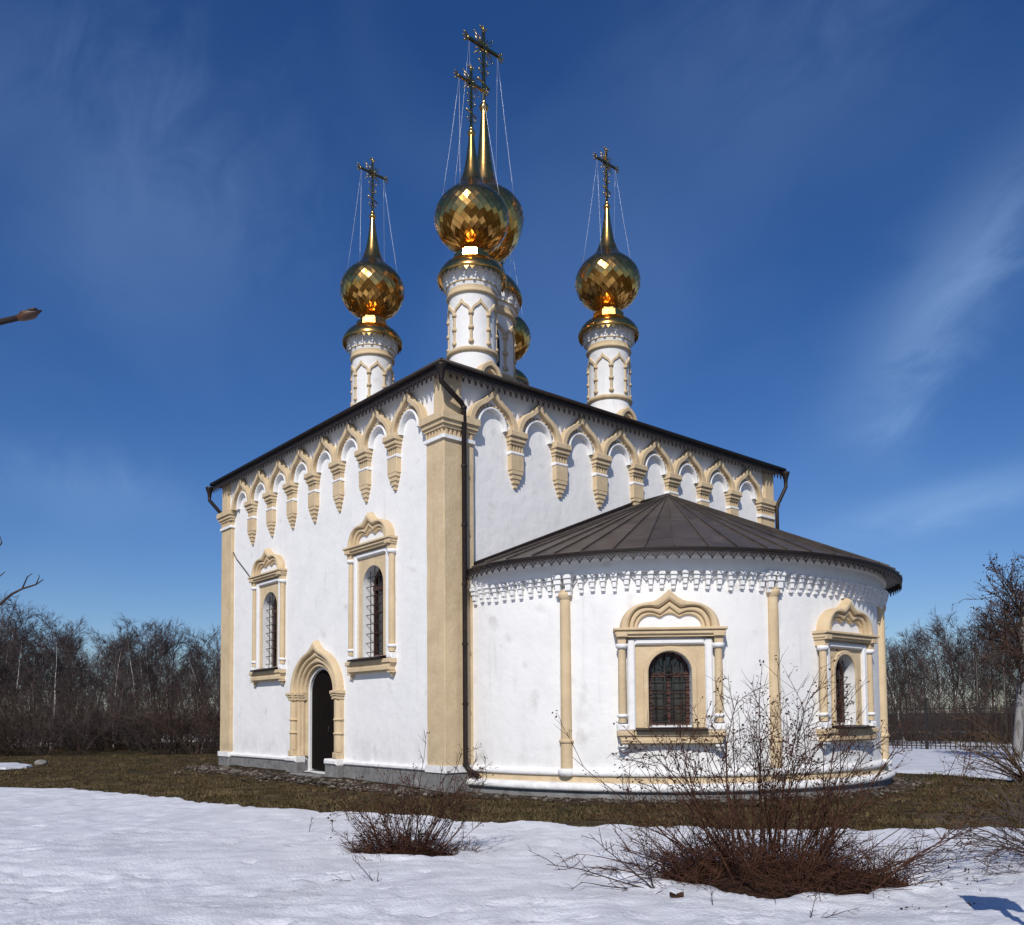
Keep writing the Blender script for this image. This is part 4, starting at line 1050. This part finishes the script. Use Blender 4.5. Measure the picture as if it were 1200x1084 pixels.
def top_h(py, D): return (838.8-py)/FPX*D+CAM.z
rg = random.Random(77)
# left wood
top_px = [-160, -60, 0, 25, 55, 70, 100, 130, 155, 185, 205, 235, 262, 290]
top_py = [700, 705, 716, 722, 728, 736, 745, 742, 745, 742, 750, 752, 755, 758]
LB = ('dark bare tree in the wood to the left of the church', 'bare trees in the left wood')
LBI = ('pale stemmed leafless birch in the wood to the left of the church', 'birches in the left wood')
for row, (D0, D1, n, dy) in enumerate(((47, 52, 20, 40), (54, 62, 24, 20), (66, 78, 30, 0), (84, 96, 22, -2))):
    for k in range(n):
        px = lerp(-150, 300, (k+rg.uniform(.1, .9))/n); D = rg.uniform(D0, D1)
        py = interp(px, top_px, top_py)+dy+rg.uniform(-6, 22)
        H = top_h(py, D)*1.02; i = rg.choice((0, 1, 2, 5, 3, 4, 3)) if row else rg.choice((0, 3, 2, 5, 4, 3, 4))
        lb = LBI if protos[i][2] == 'birch' else LB
        put_tree(i, ground(px, D), H/10*rg.uniform(.85, 1.15), H/10, rg.uniform(0, 6.28), *lb)
for k in range(90):
    px = lerp(-130, 300, (k+rg.random())/90); D = rg.uniform(40, 52)
    o = link('shrub', shp[k % 4]); o.location = ground(px, D); s_ = rg.uniform(.55, 1.15); o.scale = (s_*1.3, s_*1.3, s_); o.rotation_euler.z = rg.uniform(0, 6.28)
    tag(o, 'brown leafless undergrowth shrub at the edge of the wood to the left of the church', 'shrub', 'undergrowth shrubs on the left')
def put_pole(px, D, H, label, group):
    tm, cm, kind = rg.choice(poles)
    o = thing('slim_tree', label, 'tree', ground(px, D), group); z_ = H/10; o.scale = (z_*1.25, z_*1.25, z_); o.rotation_euler = (rg.gauss(0, .05), rg.gauss(0, .05), rg.uniform(0, 6.28))
    link('trunk', tm, o); link('crown', cm, o)
for k in range(84):
    put_pole(lerp(-150, 305, (k+rg.random())/84), rg.uniform(46, 82), rg.uniform(3.6, 7.2), 'slim leafless young tree in the wood to the left of the church', 'slim young trees in the left wood')
# right wood behind the fence
top_px = [930, 1040, 1060, 1085, 1110, 1130, 1150, 1170, 1200, 1300]
top_py = [770, 758, 752, 742, 738, 728, 732, 722, 715, 700]
RB = ('dark bare tree in the wood behind the iron fence', 'bare trees behind the iron fence')
for row, (D0, D1, n, dy) in enumerate(((46, 52, 15, 25), (56, 66, 22, 6), (70, 84, 24, 0))):
    for k in range(n):
        px = lerp(985, 1480, (k+rg.uniform(.1, .9))/n); D = rg.uniform(D0, D1); py = interp(px, top_px, top_py)+dy+rg.uniform(-5, 16)
        H = top_h(py, D)*1.02; put_tree(rg.choice((0, 1, 2, 5)), ground(px, D), H/10*rg.uniform(.95, 1.35), H/10, rg.uniform(0, 6.28), *RB)
for k in range(90):
    px = lerp(1000, 1480, (k+rg.random())/90); D = rg.uniform(43, 54)
    o = link('shrub', shp[k % 4]); o.location = ground(px, D); s_ = rg.uniform(.5, 1.0); o.scale = (s_*1.2, s_*1.2, s_); o.rotation_euler.z = rg.uniform(0, 6.28)
    tag(o, 'brown leafless undergrowth shrub in the thicket behind the iron fence', 'shrub', 'undergrowth shrubs behind the fence')

for k in range(88):
    put_pole(lerp(985, 1480, (k+rg.random())/88), rg.uniform(48, 82), rg.uniform(3.6, 7.0), 'slim leafless young tree in the wood behind the iron fence', 'slim young trees behind the iron fence')
# ------------------------------------------------------------------ iron fence
fa, fb = ground(985, 41.0), ground(1420, 32.2)
fd = (fb-fa); fl = fd.length; fd.normalize()
fen = thing('iron_fence', 'black iron picket fence standing in the snow before the right wood', 'fence', fa)
fen.rotation_euler.z = math.atan2(fd.y, fd.x)
pm = MB(); pm.box(-.017, .017, -.017, .017, .02, 1.95); pm.add([(-.02, 0, 1.93), (.02, 0, 1.93), (0, .012, 2.08), (0, -.012, 2.08)], [(0, 2, 1), (0, 1, 3)]); pmm = pm.mesh('picket', M['iron'])
qm = MB(); qm.box(-.06, .06, -.06, .06, -.1, 2.25); qm.box(-.08, .08, -.08, .08, 2.25, 2.31); qmm = qm.mesh('post', M['iron'])
k = 0
for i in range(int(fl/.2)):
    link('picket', pmm, fen, Matrix.Translation((.2*i+.1, 0, 0)))
# posts every 4.6 m, one of them at the pixel where the photo shows it
px0 = 1084.5; best = min((abs(CAM.x*0+((fa+fd*t-CAM).dot(RH)/(fa+fd*t-CAM).dot(FH)*FPX+600)-px0), t) for t in [j*.02 for j in range(int(fl/.02))])[1]
for j in range(-3, 5):
    t = best+j*4.6
    if 0 < t < fl: link('post', qmm, fen, Matrix.Translation((t, 0, 0)))
for z in (.20, 1.62, 1.84):
    r_ = MB(); r_.box(0, fl, -.02, .02, z-.022, z+.022); r_.build('rail', M['iron'], fen)

# ------------------------------------------------------------------ pale-trunked tree on the right edge
def leaf_clump(mb, p, n, rad, size, rg):
    for i in range(n):
        q = p+Vector((rg.gauss(0, rad), rg.gauss(0, rad), rg.gauss(0, rad*.9))); a = Vector((rg.uniform(-1, 1), rg.uniform(-1, 1), rg.uniform(-1, .4))).normalized(); b = a.orthogonal().normalized()
        s_ = size*rg.uniform(.5, 1.2); mb.add([q, q+a*s_*.5+b*s_*.35, q+a*s_, q+a*s_*.5-b*s_*.3+Vector((0, 0, s_*.15))], [(0, 1, 2, 3)])
rg = random.Random(5)
base = on_z(1190.5, 894, 0); D = (base-CAM).dot(FH)
at = thing('ash_tree', 'leafless ash with a leaning pale trunk and dark seed clusters at the right edge', 'tree', base)
t, c, lf = MB(), MB(), MB()
lean = RH*.16+Vector((0, 0, 1))
pts, _ = grow(t, Vector((0, 0, -.2)), lean, 5.4, .155, rg, 8, .02, .0, 10, .6)
for i in range(26):
    f_ = rg.uniform(.42, 1); p, d = along(pts, f_); ang = rg.uniform(0, 6.28)
    dr_ = (-RH*rg.uniform(-.9, .85)+FH*rg.uniform(-.8, .8)+Vector((0, 0, rg.uniform(.15, 1.3)))).normalized()
    l1 = rg.uniform(1.0, 2.0); a, _ = grow(c, p, dr_, l1, .035, rg, 6, .10, .05, 5, .3)
    for j in range(9):
        p2, d2 = along(a, rg.uniform(.25, 1)); b, _ = grow(c, p2, side_dir(d2, rg, rg.uniform(.4, .9)), rg.uniform(.5, 1.1), .017, rg, 3, .12, .04, 3, .4)
        for k in range(4):
            p3, d3 = along(b, rg.uniform(.3, 1)); e, _ = grow(c, p3, side_dir(d3, rg, .6), rg.uniform(.2, .5), .011, rg, 2, .1, .02, 3, .4)
            if rg.random() < .5: leaf_clump(lf, e[-1], 6, .06, .09, rg)
t.build('trunk', M['palebark'], at); c.build('crown', M['twig2'], at); o = lf.build('seed_clusters', M['leaf'], at); o['kind'] = 'stuff'

# arching shrub in front of the fence, right edge
def stem_bush(name, label, base, stems, m_, leafm=None, rg=None, leafn=0, leafh=.6, twl=(.15, .45), n2=6, n3=3, sr=.012, group=None, tw=.005, lsize=.05, wob=.07):
    o = thing(name, label, 'bush', base, group); s1, lf = MB(), MB()
    for (off, d, ln, trop) in stems:
        a, _ = grow(s1, off, d, ln, sr*rg.uniform(.7, 1.2), rg, 8, wob, trop, 5, .25)
        for j in range(n2):
            t_ = rg.uniform(.25, 1); p2, d2 = along(a, t_); b, _ = grow(s1, p2, side_dir(d2, rg, rg.uniform(.4, .9)), rg.uniform(*twl)*ln*.6, tw, rg, 4, .13, trop*.4+.02, 3, .4)
            for k in range(n3):
                p3, d3 = along(b, rg.uniform(.2, 1)); e, _ = grow(s1, p3, side_dir(d3, rg, rg.uniform(.4, .9)), rg.uniform(.06, .2)*ln*.6, tw*.7, rg, 2, .12, .02, 3, .4)
                if leafn and rg.random() < leafn and e[-1].z > leafh: leaf_clump(lf, e[-1], rg.choice((1, 2, 2, 4)), .02, lsize, rg)
    s1.build('stems', m_, o)
    if lf.v: q = lf.build('withered_leaves', M['leaf'], o); q['kind'] = 'stuff'
    return o
rg = random.Random(9)
base = ground(1200, 21)
stems = []
for i in range(26):
    d = -RH*rg.uniform(.1, 1.5)+FH*rg.uniform(-.6, .6)+Vector((0, 0, rg.uniform(.5, 1.4)))
    stems.append((Vector((rg.gauss(0, .15), rg.gauss(0, .15), -.05)), d, rg.uniform(1.4, 2.9), -.055))
stem_bush('shrub', 'light brown arching shrub on the grass at the right edge', base, stems, M['bushlight'], None, rg, 0, 1, (.2, .5), 6, 3, .018, tw=.007)

# big bush in the snow
rg = random.Random(3)
stems = []
for i in range(74):
    u = rg.gauss(0, .40); v = rg.gauss(0, .3)
    d = RH*(u*1.1+rg.gauss(0, .28))+FH*rg.gauss(0, .3)+Vector((0, 0, 1))
    ln = rg.choice((1.0, 1.2, 1.4, 1.6, 1.8, 1.95, 2.15))*rg.uniform(.85, 1.08)*(1-.13*min(2, abs(u)))
    stems.append((RH*u*.8+FH*v-Vector((0, 0, .05)), d, ln, .0))
for i in range(9):
    u = rg.gauss(-.1, .22); d = RH*(u*.5+rg.gauss(0, .16))+FH*rg.gauss(0, .2)+Vector((0, 0, 1)); stems.append((RH*u+FH*rg.gauss(0, .2), d, rg.uniform(1.4, 2.0), .0))
for i in range(15):
    sg = rg.choice((-1, 1)); d = RH*sg*rg.uniform(.8, 1.6)+FH*rg.gauss(0, .4)+Vector((0, 0, rg.uniform(.25, .8)))
    stems.append((RH*sg*rg.uniform(.2, 1.0)+FH*rg.gauss(0, .3), d, rg.uniform(.7, 1.25), -.03))
big = stem_bush('bare_bush', 'large tangled red brown bush in the snow before the apse', bush_big, stems, M['bush'], None, rg, .55, .8, (.18, .5), 7, 5, .0095, tw=.0042, lsize=.032)
tb = MB()
clumps = [(rg.uniform(-1.15, 1.15), rg.uniform(-.7, .6), rg.uniform(.16, .34), rg.uniform(.22, .62)) for _ in range(16)]+[(-1.1, -.1, .3, .5), (.1, -.85, .22, .35), (1.05, -.2, .3, .5), (-.4, -.5, .3, .4), (.5, -.5, .3, .4)]
for i in range(2500):
    cu, cv, cs_, chh = rg.choice(clumps)
    u, v = cu*.88+rg.gauss(0, cs_*.9), cv*.9+rg.gauss(0, cs_*.65); rr = math.sqrt((u/1.4)**2+(v/1.0)**2)
    if rr > .98: continue
    z = rg.random()**1.5*chh*max(.15, 1-rr*rr*.6)
    p = RH*u+FH*v+Vector((0, 0, z)); d = RH*((u-cu)*1.2+rg.gauss(0, .6))+FH*rg.gauss(0, .6)+Vector((0, 0, rg.uniform(-.15, .8)))
    grow(tb, p, d, rg.uniform(.12, .5), .0040, rg, 2, .22, -.02, 3, .5)
q = tb.build('twig_tangle', M['bush'], big); q['kind'] = 'stuff'
lt = MB(); K = 40; vs = [(0, 0, .20)]
for j in range(1, 7):
    for i in range(K):
        a = 2*math.pi*i/K; f_ = j/6*(1+.14*noise.noise(Vector((math.cos(a)*2, math.sin(a)*2, 5)))); p = RH*(1.42*f_*math.cos(a))+FH*(.98*f_*math.sin(a)); vs.append((p.x, p.y, .22*(1-(j/6)**2)-.02+.03*noise.noise(p*6)))
fs = [(0, 1+i, 1+(i+1) % K) for i in range(K)]+[(1+j*K+i, 1+(j+1)*K+i, 1+(j+1)*K+(i+1) % K, 1+j*K+(i+1) % K) for j in range(5) for i in range(K)]
lt.add(vs, fs, True); lo = lt.build('leaf_litter', M['litter'], big)

# small bush
stems = []
for i in range(34):
    u = rg.gauss(0, .22); d = RH*(u*2+rg.gauss(0, .5))+FH*rg.gauss(0, .4)+Vector((0, 0, rg.uniform(.45, 1.1)))
    stems.append((RH*u+FH*rg.gauss(0, .12), d, rg.uniform(.5, 1.1), .0))
for i in range(13):
    stems.append((RH*rg.uniform(.0, .35), RH*rg.uniform(.1, .75)+FH*rg.uniform(-.2, .3)+Vector((0, 0, 1)), rg.uniform(.9, 1.4), .0))
for i in range(5):
    stems.append((RH*rg.uniform(-.3, .0), RH*rg.uniform(-.5, .2)+Vector((0, 0, 1)), rg.uniform(.8, 1.15), .0))
sb = stem_bush('bare_bush', 'small dark bush in the snow in front of the drainpipe corner', bush_small, stems, M['bush'], None, rg, .25, .2, (.18, .45), 6, 4, .008, tw=.004, lsize=.035)
tb = MB()
for i in range(1400):
    a = rg.uniform(0, 6.283); rr = math.sqrt(rg.random())*(1+.3*math.sin(a*3+1)); u, v = rr*.70*math.cos(a)-.06, rr*.44*math.sin(a); z = rg.random()**1.5*.34*max(.12, 1-rr*rr*.8)
    p = RH*u+FH*v+Vector((0, 0, z)); d = RH*(u+rg.gauss(0, .6))+FH*rg.gauss(0, .6)+Vector((0, 0, rg.uniform(-.1, .8))); grow(tb, p, d, rg.uniform(.08, .28), .004, rg, 2, .2, -.02, 3, .5)
q = tb.build('twig_tangle', M['bush'], sb); q['kind'] = 'stuff'
lt = MB(); lt.add([(v[0]*.44, v[1]*.44, v[2]*.6) for v in vs], fs, True); lt.build('leaf_litter', M['litter'], sb)

# bush reaching in from the right edge
stems = []
for i in range(22):
    d = -RH*rg.uniform(.3, 1.6)+FH*rg.uniform(-.6, .5)+Vector((0, 0, rg.uniform(.15, .75)))
    stems.append((Vector((rg.gauss(0, .12), rg.gauss(0, .12), .05)), d, rg.uniform(.9, 1.9), -.035))
stem_bush('bare_bush', 'dark bush arching in over the snow from the right edge', bush_edge, stems, M['twig'], None, rg, .2, .1, (.2, .5), 6, 3, .010, tw=.0045, lsize=.03)

# broken branches stuck in the snow
def snow_at(px, py):
    p = on_z(px, py, SZ); q = p-CAM; p.z = snow_h(q.dot(RH), q.dot(FH)); return p
def spray(name, label, px, py, dirs, m_, cat='branch', r_=.009, seed=1):
    rg = random.Random(seed); b = MB(); p0 = snow_at(px, py)
    for d, ln in dirs:
        a, _ = grow(b, Vector((0, 0, -.03)), d, ln, r_, rg, 7, .07, .0, 5, .3)
        for j in range(6):
            p2, d2 = along(a, rg.uniform(.2, 1)); e, _ = grow(b, p2, side_dir(d2, rg, .6), ln*rg.uniform(.1, .3), r_*.5, rg, 3, .12, 0, 3, .4)
            for k in range(2): p3, d3 = along(e, rg.uniform(.3, 1)); grow(b, p3, side_dir(d3, rg, .6), ln*.08, r_*.35, rg, 2, .1, 0, 3, .4)
    o = b.build(name, m_); o.location = p0; return tag(o, label, cat)
Zv = Vector((0, 0, 1))
spray('broken_branch', 'long dark branch leaning out over the snow left of the large bush', 768, 1038, [(-RH+Zv*.35, 1.05), (-RH*.8+Zv*.75+FH*.3, .8), (-RH*.4+Zv+FH*.2, .6), (-RH+Zv*.15, .7)], M['twig'], seed=3)
spray('twig', 'little forked twig standing in the snow left of the small bush', 362, 971, [(RH*.35+Zv, .24), (-RH*.8+Zv*.2, .12)], M['twig'], 'twig', .006, 5)
spray('twig', 'short dark sprig frozen in the snow just below the small bush', 441, 1026, [(-RH*.6+Zv*.8, .35), (-RH+Zv*.25, .4), (RH*.2+Zv*.5, .12)], M['twig'], 'twig', .006, 6)
spray('twig', 'thin bare twig lying at the bottom edge in front of the large bush', 948, 1068, [(RH*.9+Zv*.22, .42), (RH*.3+Zv*.9, .2)], M['twig'], 'twig', .005, 7)
spray('twig', 'thin stalk sticking out of the snow below the apse window side of the large bush', 836, 1058, [(-RH*.35+Zv, .26)], M['twig'], 'twig', .004, 8)
cl = MB(); chunk(cl, Vector((0, 0, .01)), .05, random.Random(4)); chunk(cl, Vector((.05, .03, .02)), .03, random.Random(5)); o = cl.build('clod', M['leaf']); o.location = snow_at(789, 1049)
tag(o, 'small dark clod of earth on the snow left of the large bush', 'clod')
sp_ = snow_at(1163, 1053)+sdir*(1.45/sdir.z); sp_.z = 0  # post and board added out of view, set back sunwards to shadow this spot
pst = thing('shadow_post', 'unseen wooden post with small board added to cast a shadow on the snow at the lower right', 'post', sp_)
pst.rotation_euler.z = math.atan2(sdir.y, sdir.x)+R(90)
b = MB(); b.box(-.035, .035, -.035, .035, -.1, 1.72, .006); b.build('pole', M['bark'], pst)
b = MB(); b.box(-.20, .20, .036, .056, 1.36, 1.78, .01); b.build('board', M['bark'], pst)
# fallen leaves on the snow at the right
lf = MB(); rg = random.Random(8)
for i in range(70):
    px, py = rg.uniform(1050, 1150), rg.uniform(965, 1062); p = snow_at(px, py)+Vector((0, 0, .012)); leaf_clump(lf, p, 2, .012, .035, rg)
o = lf.build('fallen_leaves', M['leaf']); o['kind'] = 'stuff'

# cable on the south wall
cb = MB(); cp = [(265.5, 628), (270, 640), (277, 655), (284, 664), (290, 672), (296, 681), (300, 684)]
def on_wall(px, py, y): d = ray(px, py); return CAM+d*((y-CAM.y)/d.y)
pts = [on_wall(px, py, -.03) for px, py in cp]; cb.tube(pts, .016, 6); o = cb.build('cable', M['cable']); tag(o, 'slack black cable hanging from the far corner pilaster to the smaller window', 'cable')

# twigs of a sapling at the left edge, close to the camera
rg = random.Random(12)
sb_ = CAM-RH*1.55+FH*1.05; sb_.z = .05
sap = thing('sapling', 'budding sapling reaching in with one fat brown bud at the left edge', 'sapling', sb_)
t = MB(); top = Vector((-.05, .03, 2.45)); t.tube([(0, 0, 0), (-.02, .02, 1.2), (-.05, .03, 2.4), (-.06, .04, 2.9)], [.018, .015, .011, .008], 8)
t.build('trunk', M['twig'], sap)
tipA = at_depth(49, 364, 1.25)-sb_; A0 = at_depth(-60, 398, 1.25)-sb_
t = MB(); t.tube([Vector((-.05, .03, 2.0)), A0, A0.lerp(tipA, .5)+Vector((0, 0, .003)), A0.lerp(tipA, .78)], [.006, .0048, .0045, .0042], 8); t.build('branch', M['twig'], sap)
t = MB(); d = (tipA-A0).normalized(); pb_ = A0.lerp(tipA, .74); pr_ = [0, .25, .5, .75, 1]; t.tube([pb_.lerp(tipA, q) for q in pr_], [.0044, .0068, .0072, .0048, .0008], 10)
for q0, sgn in ((.1, 1), (.3, -1), (.45, 1)):
    a_ = pb_.lerp(tipA, q0); n_ = d.orthogonal().normalized()*sgn; t.tube([a_+n_*.003, pb_.lerp(tipA, q0+.14)+n_*.0052, pb_.lerp(tipA, q0+.30)+n_*.0056, pb_.lerp(tipA, q0+.46)+n_*.0044], [.0006, .0026, .0022, .0003], 7)
t.build('bud', M['bud'], sap)
# bare tree standing just outside the left edge, its lowest twigs in view
DT = 23.0
p0 = CAM+FH*DT-RH*22.5; p0.z = 0
s2 = thing('bare_tree', 'bare dark tree whose forked twig tips reach in at the left edge above the wood', 'tree', p0)
rg = random.Random(41)
t, c = MB(), MB()
pts, _ = grow(t, Vector((0, 0, -.2)), Vector((0, 0, 1)), 9.5, .20, rg, 9, .03, .02, 8, .2)
t.build('trunk', M['bark'], s2)
for i in range(12):
    p, d = along(pts, rg.uniform(.35, 1)); dr_ = (-RH*rg.uniform(0, 1)+FH*rg.uniform(-1, .6)+Vector((0, 0, rg.uniform(.4, 1.2)))).normalized()
    a, _ = grow(c, p, dr_, rg.uniform(1.4, 3.0), .06, rg, 5, .1, .03, 4, .3)
    for j in range(5):
        p2, d2 = along(a, rg.uniform(.3, 1)); grow(c, p2, side_dir(d2, rg, .6), rg.uniform(.5, 1.4), .022, rg, 3, .12, .02, 3, .4)
W = lambda px, py, D=DT: at_depth(px, py, D)-p0
B0 = along(pts, .30)[0]
c.tube([B0, W(-300, 830), W(-150, 790), W(-35, 733), W(0, 708), W(14, 696), W(26, 690), W(42, 685), W(51, 679)], [0.0700, 0.0660, 0.0600, 0.0440, 0.0360, 0.0320, 0.0260, 0.0200, 0.0100], 6)
c.tube([W(26, 690), W(32, 676), W(38, 672)], [0.0220, 0.0160, 0.0080], 5); c.tube([W(42, 685), W(46, 676), W(45, 673)], [0.0160, 0.0120, 0.0060], 5); c.tube([W(12, 697), W(17, 700), W(24, 697)], [0.0100, 0.0080, 0.0060], 4)
B1 = along(pts, .5)[0]
c.tube([B1, W(-60, 735), W(-20, 690), W(-6, 680), W(6, 670)], [0.0600, 0.0320, 0.0260, 0.0200, 0.0100], 5); c.tube([B1, W(-40, 690), W(-12, 655), W(2, 636), W(0, 628)], [0.0600, 0.0280, 0.0220, 0.0180, 0.0080], 5)
c.build('crown', M['twig'], s2)
